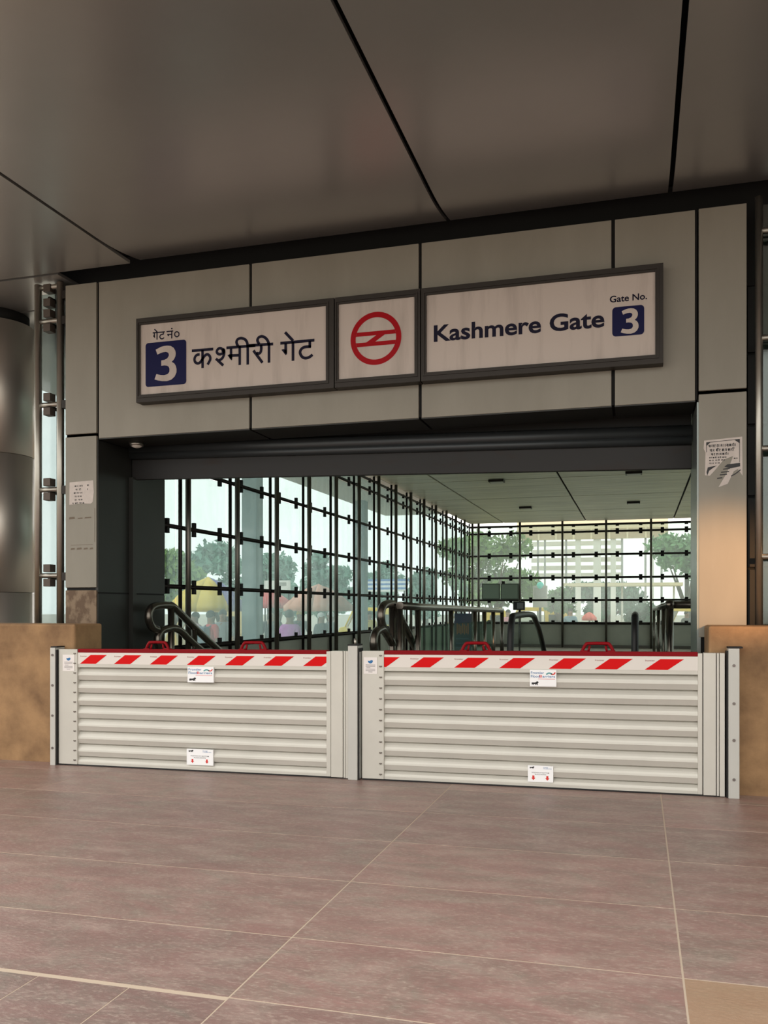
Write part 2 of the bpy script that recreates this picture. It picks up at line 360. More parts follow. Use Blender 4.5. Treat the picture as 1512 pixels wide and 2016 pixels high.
# ------------------------------------------------------------------ setting: interior hall
XG, YB, ZI = -5.2, 27.64, 4.15
FLI = 0.22
fi = MB()
for x0, x1, y0, y1 in ((XG, -4.75, 7.5, YB), (-4.75, -2.55, 7.5, 8.6), (-4.75, -2.55, 15.9, YB), (-2.55, -1.4, 7.5, YB), (-1.4, 0.1, 7.5, 9.0), (-1.4, 0.1, 18, YB), (0.1, 4.2, 7.5, YB)):
    fi.box(x0, x1, y0, y1, FLI-0.25, FLI)
tag(fi.build('floor_hall', mat('hall_granite', (168, 158, 146), 0.4, var=0.2, scale=5)), kind='structure')
st = MB()
for k in range(14): st.box(-4.75, -2.55, 8.6+0.3*k, 8.9+0.3*k, -4, FLI-0.16*(k+1))
tag(st.build('floor_stair', mat('hall_granite', (0, 0, 0))), kind='structure')
ci = thing('ceiling_hall', (-1, 18, ZI), kind='structure')
cxs = [XG, -4.1, -1.55, 1.03, 4.2]
ys = [8.9+1.04*k for k in range(19)]
for i in range(4):
    mb = MB()
    for k in range(18): mb.box(cxs[i]+0.022, cxs[i+1]-0.022, ys[k]+0.016, min(ys[k+1], YB+0.3)-0.016, ZI+0.002*(k % 3), ZI+0.03)
    mb.build('ceiling_boards', iceil, ci)
MB().box(XG-0.1, 4.3, 8.75, YB+0.4, ZI+0.06, ZI+0.4).build('ceiling_deck', joint, ci)
RZ = [0.98, 1.70, 2.40, 3.11, 3.82, 4.04]
def glazing(idx, origin, along, perp, n, first, pitch, gm, end, nclamp):
    """glazed wall: paired tube mullions, tube rails, clamps and panes; along / perp are unit vectors, perp points indoors"""
    root = thing('window_%d' % idx, (origin[0], origin[1], 0), kind='structure')
    A, P, O = Vector((*along, 0)), Vector((*perp, 0)), Vector((*origin, 0))
    def Q(s, p, z): return O+A*s+P*p+Vector((0, 0, z))
    ms = [first+pitch*k for k in range(n)]
    clist = []
    for s in ms:
        MB().tube([Q(s, 0, FLI), Q(s, 0, ZI)], 0.024, 8).build('outer_mullion', darksteel, root)
        MB().tube([Q(s, 0.105, FLI), Q(s, 0.105, ZI)], 0.034, 10).build('inner_mullion', mullm, root)
        mb = MB()
        for z in RZ: mb.tube([Q(s, 0, z), Q(s, 0.105, z)], 0.014, 6)
        mb.build('mullion_tie', darksteel, root)
    for z in RZ:
        MB().tube([Q(0, 0.0, z), Q(end, 0.0, z)], (0.026 if z > 1 else 0.032)*(1.3 if idx == 2 else 1), 8).build('rail', darksteel, root)
        for s in ms:
            for d in (-0.3, 0.33):
                if 0 < s+d < end: clist.append((s+d, z))
    def cbox(mb, s, z):
        lo, hi = (-0.085 if z < 4.0 else -0.06), (0.085 if z < 4.0 else 0.03)
        if z < 1: lo = -0.02
        hw = 0.05 if idx == 2 else 0.024
        a, b = Q(s-hw, -0.02, z+lo), Q(s+hw, 0.02, z+hi)
        mb.box(min(a.x, b.x), max(a.x, b.x), min(a.y, b.y), max(a.y, b.y), a.z, b.z)
    clist.sort()
    proto = None
    for s, z in clist[:nclamp]:
        mb = MB(); cbox(mb, s, z); mb.build('clamp', clampm, root)
    if clist[nclamp:]:
        mb = MB()
        for s, z in clist[nclamp:]: cbox(mb, s, z)
        tag(mb.build('clamp', clampm, root), kind='stuff')
    cuts = [0]+[s for s in ms if 0.1 < s < end-0.1]+[end]
    for j in range(5):
        for i in range(len(cuts)-1):
            a, b = Q(cuts[i]+0.012, -0.065, RZ[j]+0.012), Q(cuts[i+1]-0.012, -0.055, RZ[j+1]-0.012)
            MB().box(min(a.x, b.x), max(a.x, b.x), min(a.y, b.y), max(a.y, b.y), a.z, b.z).build('glass_pane', gm, root)
    a, b = Q(0, -0.09, -0.5), Q(end, -0.03, 0.95)
    MB().box(min(a.x, b.x), max(a.x, b.x), min(a.y, b.y), max(a.y, b.y), a.z, b.z).build('parapet_panel', plinth, root)
    return root
glazing(1, (XG, 8.75), (0, 1), (1, 0), 15, 9.19-8.75, 1.31, glass_side, YB-8.75, 96)
glazing(2, (XG, YB), (1, 0), (0, -1), 8, 0.3, 1.32, glass_back, 9.4, 96)
glazing(3, (4.2, 8.75), (0, 1), (-1, 0), 15, 0.44, 1.31, glass_side, YB-8.75, 0)
# dark sheet fixed outside the first bay, and skirting along the back wall
tag(MB().box(XG-0.2, XG-0.12, 8.76, 9.03, 1.80, 2.36).build('notice_board', mat('board_dark_green', (20, 30, 26), 0.5)), 'dark green notice board against the side glazing next to the left reveal', 'board')
centre(bpy.data.objects['notice_board'])
tag(MB().box(XG, 4.2, YB-0.12, YB-0.03, FLI, FLI+0.09).build('baseboard_back', mat('skirting_steel', (96, 92, 86), 0.4, 0.5)), kind='structure')

# ------------------------------------------------------------------ setting: glazed strips beside the piers
w4 = thing('window_4', (-5.75, 7.55, 1.2), kind='structure')
xa, xb = -5.862, -5.597
ladder = [4.355, 3.509, 2.649, 1.778]
for x in (xa, xb): MB().tube([(x, YF+0.05, 1.15), (x, YF+0.05, 4.735)], 0.037, 12).build('tube_post', steel, w4)
MB().tube([(xa-0.115, 7.62, 1.15), (xa-0.115, 7.62, 4.5)], 0.022, 10).build('tube_post', steel, w4)
for z in [4.70]+ladder: MB().tube([(xa-0.01, YF+0.05, z), (xb+0.01, YF+0.05, z)], 0.026, 10).build('rung', steel, w4)
for z in [4.61]+ladder:
    for dz in (-0.11, 0.035):
        MB().box(-5.772, -5.690, 7.46, 7.55, z+dz, z+dz+0.078).build('clamp', mat('clamp_bronze', (84, 74, 66), 0.5, 0.4), w4, 0.004)
    MB().tube([(-5.73, 7.50, z-0.02), (-5.73, 7.62, z-0.02)], 0.02, 8).build('clamp_bolt', darksteel, w4)
    MB().box(-5.56, -5.51, 7.47, 7.56, z-0.05, z+0.03).build('clamp', darksteel, w4)
zz = [1.15]+ladder[::-1]+[4.70]
for i in range(5): MB().box(-5.93, -5.50, 7.625, 7.637, zz[i]+0.015, zz[i+1]-0.015).build('glass_pane', glass_strip, w4)
MB().tube([(-5.83, 7.8, 1.15), (-5.83, 7.8, 4.7)], 0.028, 10).build('tube_post', steel, w4)
w5 = thing('window_5', (1.0, 7.4, 1.3), kind='structure')
MB().tube([(0.924, 7.47, 1.25), (0.924, 7.47, 4.72)], 0.03, 12).build('tube_post', steel, w5)
MB().tube([(1.24, 7.47, 1.25), (1.24, 7.47, 4.72)], 0.03, 12).build('tube_post', steel, w5)
for z in (4.447, 3.596, 2.717, 1.858): MB().tube([(0.924, 7.47, z), (1.24, 7.47, z)], 0.024, 10).build('rung', steel, w5)
zz = [1.25, 1.858, 2.717, 3.596, 4.447, 4.72]
for i in range(5): MB().box(0.96, 1.24, 7.60, 7.612, zz[i]+0.01, zz[i+1]-0.01).build('glass_pane', glass_rail, w5)

# ------------------------------------------------------------------ shutter, downlight, column
sh = thing('roller_shutter', (-2.3, 8.05, 2.8), 'grey rolled-up steel shutter with rusty bottom bar under the lintel', 'shutter')
sag = lambda x, y, z: (x, y, z-0.024*(x+2.3))
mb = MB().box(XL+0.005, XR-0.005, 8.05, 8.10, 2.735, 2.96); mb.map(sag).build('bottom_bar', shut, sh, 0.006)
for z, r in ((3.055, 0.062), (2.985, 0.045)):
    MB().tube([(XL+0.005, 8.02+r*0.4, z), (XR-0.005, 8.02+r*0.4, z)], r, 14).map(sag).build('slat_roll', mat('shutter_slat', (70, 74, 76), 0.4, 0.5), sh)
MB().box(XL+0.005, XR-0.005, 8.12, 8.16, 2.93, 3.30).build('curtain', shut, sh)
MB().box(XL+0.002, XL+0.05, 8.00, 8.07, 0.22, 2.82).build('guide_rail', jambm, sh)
dl = thing('downlight', (-4.86, 7.72, 3.118), 'small round chrome downlight under the left end of the lintel', 'light')
MB().tube([(-4.86, 7.72, 3.117), (-4.86, 7.72, 3.085)], [0.075, 0.068], 20).build('bezel', steel, dl)
MB().sphere((-4.86, 7.72, 3.09), (0.055, 0.055, 0.025), 16, 8).build('lamp_glass', mat('lamp_frosted', (220, 214, 204), 0.25), dl)
co = thing('round_column', (-6.98, 8.2, 0), 'tall round steel-clad column behind the stone wall at the far left', 'column')
def cyl(mb, x, y, z0, z1, r, n=40): return mb.tube([(x, y, z0), (x, y, z1)], r, n)
for z0, z1 in ((-0.5, 1.62), (1.625, 3.15), (3.155, 4.62)): cyl(MB(), -6.98, 8.2, z0, z1, 0.41).build('casing', mat('column_steel', (214, 206, 196), 0.42, 0.85), co)
cyl(MB(), -6.98, 8.2, 4.62, 4.75, 0.36).build('collar', joint, co)
MB().box(-6.70, -6.685, 7.885, 7.90, -0.4, 4.6).build('seam', joint, co)

# ------------------------------------------------------------------ signs above the opening
SY = 7.33
def sign(name, label, u0, u1, iu0, iu1):
    x0, x1 = atY(u0, 700, SY)[0], atY(u1, 700, SY)[0]; ix0, ix1 = atY(iu0, 700, SY+0.02)[0], atY(iu1, 700, SY+0.02)[0]
    z0, z1, iz0, iz1 = 3.420, 4.225, 3.492, 4.165
    r = thing(name, ((x0+x1)/2, YF, z0), label, 'sign', 'light boxes above the entrance')
    fr = MB().box(x0, ix0, SY, YF-0.004, z0, z1).box(ix1, x1, SY, YF-0.004, z0, z1).box(ix0, ix1, SY, YF-0.004, iz1, z1).box(ix0, ix1, SY, YF-0.004, z0, iz0)
    fr.build('frame', framem, r)
    bead = MB().box(ix0-0.028, ix0-0.014, SY-0.008, SY, iz0-0.03, iz1+0.03).box(ix1+0.014, ix1+0.028, SY-0.008, SY, iz0-0.03, iz1+0.03)
    bead.box(ix0-0.014, ix1+0.014, SY-0.008, SY, iz1+0.016, iz1+0.03).box(ix0-0.014, ix1+0.014, SY-0.008, SY, iz0-0.03, iz0-0.016)
    bead.build('frame_bead', framem, r)
    MB().box(ix0-0.005, ix1+0.005, SY+0.02, YF-0.01, iz0-0.005, iz1+0.005).build('face_panel', signm, r)
    return r
YT = SY+0.018
P = lambda u, v: atY(u, v, YT)
ds = (P(520, 700)[0]-P(519, 700)[0])
s1 = sign('hindi_sign', 'long white sign with dark blue Hindi station name and gate number at left', 268, 657, 277, 643)
s2 = sign('emblem_sign', 'square white sign with red ring emblem between the two long signs', 659, 827, 667, 817)
s3 = sign('english_sign', 'long white sign reading Kashmere Gate with a blue numeral square at right', 829, 1306, 840, 1290)
def strokes(name, parent, m, ox, oy, sc, items, wpx, Y=None):
    mb = MB(); Y = Y or YT
    for it in items:
        kind, pts = it[0], it[1]
        q = [P(ox+a/sc, oy+b/sc) for a, b in pts]
        if kind == 'p': poly(mb, q, Y)
        else: ribbon(mb, q, wpx*ds, Y, kind == 's')
    return mb.build(name, m, parent)
ITA = [('l', [(88, 590), (580, 548)]), ('l', [(333, 570), (335, 985)]),
       ('s', [(268, 672), (215, 680), (172, 715), (150, 780), (165, 845), (215, 876), (268, 862), (318, 800), (370, 720), (420, 675), (470, 680), (508, 735), (505, 800), (450, 905)]),
       ('s', [(798, 612), (790, 560), (742, 530), (690, 548), (660, 605), (685, 655), (740, 668), (800, 640), (826, 590), (800, 545)]),
       ('s', [(800, 545), (826, 600), (822, 680), (785, 760), (715, 808)]), ('l', [(640, 768), (808, 925)]),
       ('l', [(880, 522), (1540, 468)]), ('l', [(985, 530), (985, 770)]), ('p', [(905, 690), (950, 672), (1014, 690), (1010, 805), (985, 800)]),
       ('l', [(940, 700), (1165, 690)]), ('l', [(1185, 480), (1185, 915)]), ('l', [(1368, 470), (1368, 905)]),
       ('s', [(1368, 480), (1350, 390), (1300, 325), (1215, 300), (1145, 322), (1112, 375), (1120, 430), (1150, 485)])]
ITB = [('l', [(0, 437), (515, 400)]), ('s', [(258, 420), (262, 500), (248, 575), (205, 606), (160, 592)]), ('l', [(95, 540), (288, 800)]),
       ('s', [(425, 400), (395, 325), (345, 268), (275, 240), (212, 262), (182, 312), (192, 362), (222, 405)]), ('l', [(427, 400), (427, 800)]),
       ('l', [(668, 387), (1392, 320)]), ('l', [(782, 385), (782, 600)]), ('p', [(690, 525), (730, 510), (810, 530), (810, 610), (785, 645)]),
       ('l', [(937, 360), (937, 760)]), ('l', [(768, 152), (940, 335)]), ('l', [(1295, 335), (1295, 475)]),
       ('s', [(1320, 458), (1190, 466), (1120, 505), (1088, 570), (1105, 640), (1150, 688), (1215, 702), (1290, 678), (1352, 628)])]
strokes('lettering', s1, ink, 370, 640, 11.63, ITA, 5.1)
strokes('lettering', s1, ink, 490, 640, 10.8, ITB, 5.2)
ITC = [('l', [(310, 232), (672, 200)]), ('l', [(360, 230), (360, 360)]), ('p', [(318, 325), (345, 300), (376, 330), (378, 395)]), ('l', [(440, 225), (440, 435)]),
       ('l', [(362, 122), (448, 210)]), ('l', [(628, 212), (628, 275)]), ('s', [(640, 268), (575, 280), (535, 308), (525, 355), (550, 400), (600, 408), (652, 372)]),
       ('l', [(722, 196), (922, 174)]), ('l', [(879, 185), (877, 400)]), ('l', [(745, 284), (878, 272)]), ('p', [(740, 280), (790, 285), (800, 320), (775, 335)]),
       ('p', [(880+24*math.cos(a*PI/5), 105+26*math.sin(a*PI/5)) for a in range(10)]),
       ('s', [(1030+66*math.cos(a*PI/8), 272+74*math.sin(a*PI/8)) for a in range(17)])]
strokes('lettering', s1, ink, 280, 640, 15.12, ITC, 2.2)
NUM = [(405, 735), (560, 652), (650, 625), (740, 613), (850, 622), (940, 680), (990, 770), (1000, 850), (990, 930), (950, 1020), (880, 1095), (960, 1145), (1005, 1220), (1025, 1310), (1022, 1410),
       (970, 1530), (870, 1625), (740, 1668), (600, 1670), (470, 1648), (370, 1620), (425, 1460), (560, 1490), (660, 1492), (760, 1460), (812, 1390), (815, 1300), (790, 1240), (740, 1208), (660, 1200), (570, 1212), (570, 1055), (670, 1036), (750, 990), (795, 915), (795, 860), (770, 820), (710, 798), (620, 812), (540, 840), (455, 880)]
def numeral_plate(parent, pu0, pu1, pv0, pv1, uc, ox, oy, sc, sx=1, sy=1, dx=0, dy=0):
    x0, x1 = P(pu0, 700)[0], P(pu1, 700)[0]; z1, z0 = P(uc, pv0)[1], P(uc, pv1)[1]
    pl = poly(MB(), rrect(x0, x1, z0, z1, 0.03), YT).build('number_plate', navy, parent)
    q = [P(ox+(a*sx+dx)/sc, oy+(b*sy+dy)/sc) for a, b in NUM]
    n = len(q); mb = MB(); mb.add([(p[0], YT-0.002, p[1]) for p in q], [])
    bm = bmesh.new(); vs = [bm.verts.new(v) for v in mb.v]; f = bm.faces.new(vs); f.normal_update(); bmesh.ops.triangulate(bm, faces=[f])
    me = MB(); me.v = [tuple(v.co) for v in bm.verts]; bm.verts.index_update(); me.f = [tuple(v.index for v in f.verts) for f in bm.faces]; me.sm = [False]*len(me.f); bm.free()
    me.build('numeral', signm, pl)
numeral_plate(s1, 286.6, 366.7, 672, 759, 327, 280, 640, 15.12)
numeral_plate(s3, 1205.3, 1268.3, 602.5, 660.5, 1237, 1010, 570, 5.4, 190/655, 270/1057, 1145-370*190/655, 200-613*270/1057)
kz0, kz1 = P(857, 672)[1], P(857, 639.5)[1]
text_mb('Kashmere Gate', P(854, 700)[0], P(1190, 700)[0], kz0, kz1, YT, 0.024).build('lettering', ink, s3)
text_mb('Gate No.', P(1200.5, 700)[0], P(1274, 700)[0], P(1207, 595)[1], P(1207, 582)[1], YT, 0.02).build('lettering', ink, s3)
# red ring with two bars and a slanted link
lx0, lx1 = P(690, 665)[0], P(790.3, 665)[0]; lz1, lz0 = P(744, 613.6)[1], P(736, 718.6)[1]
lcx, lcz, rx, rz = (lx0+lx1)/2, (lz0+lz1)/2, (lx1-lx0)/2, (lz1-lz0)/2
rr = (rx+rz)/2; ri = rr*0.795; mb = MB(); n = 64
mb.add([(lcx+rr*math.cos(2*PI*k/n), YT, lcz+rr*math.sin(2*PI*k/n)) for k in range(n)]+[(lcx+ri*math.cos(2*PI*k/n), YT, lcz+ri*math.sin(2*PI*k/n)) for k in range(n)], [(k, (k+1) % n, n+(k+1) % n, n+k) for k in range(n)])
def bar(z0, z1):
    e = lambda z: math.sqrt(max(ri*ri-z*z, 0))
    poly(mb, [(lcx-e(z0), lcz+z0), (lcx+e(z0), lcz+z0), (lcx+e(z1), lcz+z1), (lcx-e(z1), lcz+z1)], YT)
bar(rr*0.12, rr*0.275); bar(-rr*0.275, -rr*0.12)
poly(mb, [(lcx-rr*0.37, lcz-rr*0.12), (lcx-rr*0.02, lcz-rr*0.12), (lcx+rr*0.36, lcz+rr*0.12), (lcx+rr*0.02, lcz+rr*0.12)], YT)
mb.build('ring_emblem', red, s2)

# ------------------------------------------------------------------ flood barriers
BY = 6.90
shr = lambda x, y, z: (x, y, z+fz(x))
PAPER_INK = mat('print_black', (24, 22, 24), 0.5); BLUE = mat('print_blue', (40, 110, 165), 0.5); REDI = mat('print_red', (214, 50, 44), 0.5); TEAL = mat('print_teal', (96, 160, 160), 0.5); DRED = mat('print_brown', (150, 70, 66), 0.5); GREYI = mat('print_grey', (126, 118, 118), 0.5)
LION = [(0, .45), (.08, .62), (.2, .68), (.45, .66), (.62, .72), (.72, .9), (.84, .98), (.95, .9), (1, .72), (.98, .58), (.92, .5), (.86, .36), (.88, .12), (.93, .04), (.84, 0), (.78, .06), (.77, .3), (.68, .2), (.7, .02), (.6, 0), (.58, .25), (.42, .3), (.34, .26), (.36, .05), (.28, 0), (.25, .16), (.2, .3), (.18, .1), (.08, 0), (.1, .2), (.1, .4), (.06, .44)]
def tri_poly(mb, pts, Y):
    bm = bmesh.new(); f = bm.faces.new([bm.verts.new((p[0], Y, p[1])) for p in pts]); f.normal_update(); bmesh.ops.triangulate(bm, faces=[f]); bm.verts.index_update()
    mb.add([tuple(v.co) for v in bm.verts], [tuple(v.index for v in g.verts) for g in bm.faces]); bm.free(); return mb
def shz(mb): return mb.map(shr)
def barrier(label, x0, x1, c0, c1, ex, H, stripes, handles, rivet_x, logo, notice, badge, clip=None):
    r = thing('flood_barrier', ((x0+x1)/2, BY, fz((x0+x1)/2)), label, 'flood barrier', 'flood barriers across the entrance')
    z = lambda v, u=None: v
    # corrugated panel: eight planks rolled into one profile
    prof = [(BY+0.05, H-0.012), (BY, H-0.012), (BY, H-0.165)]
    zt = H-0.165; p = (zt-0.035)/7.45
    prof += [(BY+0.044, zt-0.004)]
    for k in range(8):
        top = zt-p*k
        bot = top-p*0.62 if k < 7 else max(top-p*0.62, 0.035)
        if k: prof += [(BY+0.013, top), (BY+0.044, top-0.003)]
        for q in (0.2, 0.4, 0.6, 0.8, 1.0): prof.append((BY+0.044*(1-q)**2, top-(top-bot)*q))
    prof += [(BY, 0.012), (BY+0.05, 0.012)]
    pn = MB(); N = len(prof)
    pn.add([(c0, a, b) for a, b in prof]+[(c1, a, b) for a, b in prof], [(i, i+1, N+i+1, N+i) for i in range(N-1)])
    shz(pn).build('corrugated_panel', alu, r)
    shz(MB().box(c0, c1, BY+0.066, BY+0.072, 0.012, H-0.012)).build('back_sheet', alu, r)
    shz(MB().box(c0, c1, BY-0.004, BY+0.07, H-0.03, H+0.004)).build('top_rail', redp, r, 0.004)
    shz(MB().box(c0, c1, BY-0.003, BY, H-0.135, H-0.031)).build('reflective_band', hazw, r)
    for xb in stripes:
        q = [(xb, H-0.132), (xb+0.168, H-0.132), (xb+0.285, H-0.05), (xb+0.115, H-0.05)]
        if q[0][0] < c0: q = [(c0, H-0.132), (xb+0.168, H-0.132), (xb+0.285, H-0.05), (c0, H-0.05)]
        if q[2][0] > c1: q = [q[0], q[1], (c1, H-0.132+0.082*(c1-xb-0.168)/0.117), (c1, H-0.05), q[3]]
        shz(poly(MB(), q, BY-0.0045)).build('hazard_stripe', hazard, r)
        if xb > c0-0.01: shz(text_mb('frontier', max(xb+0.004, c0+0.006), xb+0.075, H-0.068, H-0.055, BY-0.0045)).build('lettering', DRED, r)
    for hx0, hx1 in handles:
        hh = 0.066; a = 0.026
        pts = [(hx0, BY+0.02, H-0.005), (hx0+0.014, BY+0.02, H+0.03), (hx0+0.032, BY+0.02, H+hh-0.008), (hx0+0.055, BY+0.02, H+hh), (hx1-0.055, BY+0.02, H+hh), (hx1-0.032, BY+0.02, H+hh-0.008), (hx1-0.014, BY+0.02, H+0.03), (hx1, BY+0.02, H-0.005)]
        hb = MB(); hb.tube(catmull(pts, 4), 0.013, 10); hb.box(hx0-0.012, hx0+0.045, BY-0.002, BY+0.05, H, H+0.012).box(hx1-0.045, hx1+0.012, BY-0.002, BY+0.05, H, H+0.012)
        hb.tube([(hx0+0.05, BY+0.02, H), (hx0+0.06, BY+0.02, H+hh-0.018)], 0.009, 8).tube([(hx1-0.05, BY+0.02, H), (hx1-0.06, BY+0.02, H+hh-0.018)], 0.009, 8)
        shz(hb).build('handle', redp, r)
    shz(MB().box(x0, c0, BY-0.012, BY+0.06, 0.012, H)).build('end_plate', alu, r, 0.003)
    for k in range(12):
        zz_ = H-0.035-k*(H-0.09)/11.0
        shz(MB().box(rivet_x-0.012, rivet_x+0.012, BY-0.018, BY-0.012, zz_-0.007, zz_+0.002).box(rivet_x-0.006, rivet_x+0.006, BY-0.022, BY-0.012, zz_-0.01, zz_-0.006)).build('rivet', mat('rivet_grey', (120, 112, 104), 0.4, 0.6), r)
    shz(MB().box(c1, ex[0], BY-0.006, BY+0.06, 0.012, H-0.006)).build('end_channel', alu, r, 0.002)
    shz(MB().box(ex[0]+0.006, ex[1], BY-0.016, BY+0.06, 0.010, H-0.002)).build('end_channel', alu, r, 0.003)
    shz(MB().box(ex[1]+0.006, ex[1]+0.022, BY-0.012, BY+0.06, 0.008, H-0.002)).build('end_channel', alu, r, 0.002)
    shz(MB().box(ex[1]+0.026, x1, BY-0.016, BY+0.06, 0.006, H-0.002)).build('end_channel', alu, r, 0.003)
    shz(MB().box(ex[0], ex[0]+0.006, BY+0.01, BY+0.05, 0.01, H-0.01).box(x0, x1, BY-0.006, BY+0.05, -0.006, 0.012)).build('gasket', gasket, r)
    # stickers
    YS = BY-0.014
    lx, lw, lz, lh = logo
    sk = shz(MB().box(lx, lx+lw, YS, BY+0.004, lz-lh, lz)).build('logo_sticker', paper, r)
    t = lambda s, a, b, c, d, m, bo=0.01: shz(text_mb(s, lx+lw*a, lx+lw*b, lz-lh*c, lz-lh*d, YS-0.001, bo)).build('lettering', m, sk)
    t('Frontier', .04, .54, .235, .09, BLUE); t('Flood', .04, .37, .455, .30, BLUE); t('B', .37, .47, .455, .30, REDI); t('arriers', .48, .95, .455, .30, BLUE)
    t('YOUR FLOOD DEFENCE', .30, .95, .57, .52, REDI, 0) if False else None
    wv = MB(); ribbon(wv, [(lx+lw*a, lz-lh*b) for a, b in ((.62, .27), (.70, .19), (.76, .19), (.84, .25))], 0.011, YS-0.001); shz(wv).build('swoosh', TEAL, sk)
    wv = MB(); ribbon(wv, [(lx+lw*a, lz-lh*b) for a, b in ((.80, .22), (.87, .26), (.93, .22), (.955, .13))], 0.009, YS-0.001); shz(wv).build('swoosh', REDI, sk)
    wv = MB(); ribbon(wv, [(lx+lw*.31, lz-lh*.545), (lx+lw*.95, lz-lh*.545)], 0.004, YS-0.001); shz(wv).build('fine_print', mat('print_pink', (226, 150, 150), 0.5), sk)
    shz(tri_poly(MB(), [(lx+lw*(.05+.28*a), lz-lh*(.92-.24*b)) for a, b in LION], YS-0.001)).build('lion_emblem', PAPER_INK, sk)
    nx, nw, nz, nh = notice
    sk = shz(MB().box(nx, nx+nw, YS, BY+0.004, nz-nh, nz)).build('notice_sticker', paper, r)
    shz(tri_poly(MB(), [(nx+nw*(.06+.2*a), nz-nh*(.19-.14*b)) for a, b in LION], YS-0.001)).build('lion_emblem', PAPER_INK, sk)
    u = lambda s, a, b, c, d, m: shz(text_mb(s, nx+nw*a, nx+nw*b, nz-nh*c, nz-nh*d, YS-0.001, 0.004)).build('lettering', m, sk)
    u('Frontier', .62, .80, .12, .06, BLUE); u('FloodBarriers', .62, .94, .19, .13, BLUE); u('POSITION AT BOTTOM', .16, .84, .46, .39, PAPER_INK); u('PLACE DOWN', .28, .72, .57, .50, PAPER_INK)
    for q in (.22, .77):
        ax_ = nx+nw*q; az_ = nz-nh*.75
        shz(tri_poly(MB(), [(ax_-.008, az_+.018), (ax_+.008, az_+.018), (ax_+.008, az_), (ax_+.017, az_), (ax_, az_-.018), (ax_-.017, az_), (ax_-.008, az_)], YS-0.001)).build('arrow', REDI, sk)
    bx, bw, bz, bh = badge
    sk = shz(MB().box(bx, bx+bw, BY-0.016, BY-0.008, bz-bh, bz)).build('badge_sticker', mat('badge_paper', (236, 230, 226), 0.5), r)
    cx_, cz_ = bx+bw*.5, bz-bh*.2
    shz(tri_poly(MB(), [(cx_-.022, cz_)]+[(cx_+.022*math.cos(PI+PI*k/10), cz_-.002+.022*math.sin(PI+PI*k/10)) for k in range(11)]+[(cx_+.022, cz_), (cx_+.01, cz_+.004), (cx_-.01, cz_-.003)], BY-0.017)).build('wave_emblem', BLUE, sk)
    fp = MB()
    for k, (a, b) in enumerate(((.14, .86), (.14, .86), (.2, .5), (.14, .86), (.14, .86), (.35, .66))): ribbon(fp, [(bx+bw*a, bz-bh*(.46+.085*k)), (bx+bw*b, bz-bh*(.46+.085*k))], 0.004, BY-0.017)
    shz(fp).build('fine_print', GREYI, sk)
    return r
HB = 1.072
barrier('ribbed grey flood barrier on the left between stone wall post and middle post', -5.160, -2.322, -4.960, -2.522, (-2.484, -2.374), HB,
        [-4.936, -4.578, -4.208, -3.837, -3.466, -3.1, -2.735], [(-4.262, -4.03), (-3.325, -3.085)], -4.985, (-3.824, .254, .924, .137), (-3.832, .257, .198, .14), (-5.112, .124, 1.022, .15))
barrier('ribbed grey flood barrier on the right between middle post and right stone wall', -2.205, 0.618, -2.016, 0.430, (0.462, 0.556), HB,
        [-2.166, -1.795, -1.427, -1.062, -0.671, -0.323, 0.048], [(-1.369, -1.134), (-0.42, -0.18)], -2.043, (-0.817, .205, .93, .13), (-0.833, .197, .178, .128), (-2.188, .115, 1.02, .138))
def post(label, x0, x1, h, screws, pin, side):
    r = thing('barrier_post', ((x0+x1)/2, BY, fz(x0)), label, 'post', 'upright posts holding the flood barriers')
    shz(MB().box(x0, x1, BY-0.045, 7.0, 0, h)).build('post_channel', alud, r, 0.003)
    shz(MB().box(x0-(0.012 if side < 0 else 0.0), x1+(0.025 if side >= 0 else 0.0), BY-0.02, 7.0, h, h+0.012)).build('post_cap', gasket, r)
    for z in screws:
        m = MB(); m.tube([((x0+x1)/2, BY-0.045, z), ((x0+x1)/2, BY-0.052, z)], 0.011, 10); shz(m).build('screw', mat('screw_steel', (120, 112, 108), 0.35, 0.7), r)
    gx = x1 if side < 0 else x0-0.012
    shz(MB().box(gx, gx+0.012, BY-0.03, BY+0.08, 0.004, h-0.02)).build('gasket', gasket, r)
    if pin:
        shz(MB().box(x1, x1+0.016, BY-0.02, BY+0.06, 0.01, h-0.05)).build('clamp_bar', alud, r)
        shz(MB().tube([((x0+x1)/2+0.01, BY, h), ((x0+x1)/2+0.01, BY, h+0.06)], 0.012, 10)).build('lock_pin', steel, r)
    return r
post('slim grey barrier post fixed to the left stone wall', -5.228, -5.176, 1.088, (1.02, .74, .46, .16), False, -1)
post('grey middle post with locking pin between the two flood barriers', -2.318, -2.236, 1.115, (), True, -1)
post('grey barrier post with four screws on the right stone wall', 0.640, 0.716, 1.105, (.98, .70, .43, .14), False, 1)

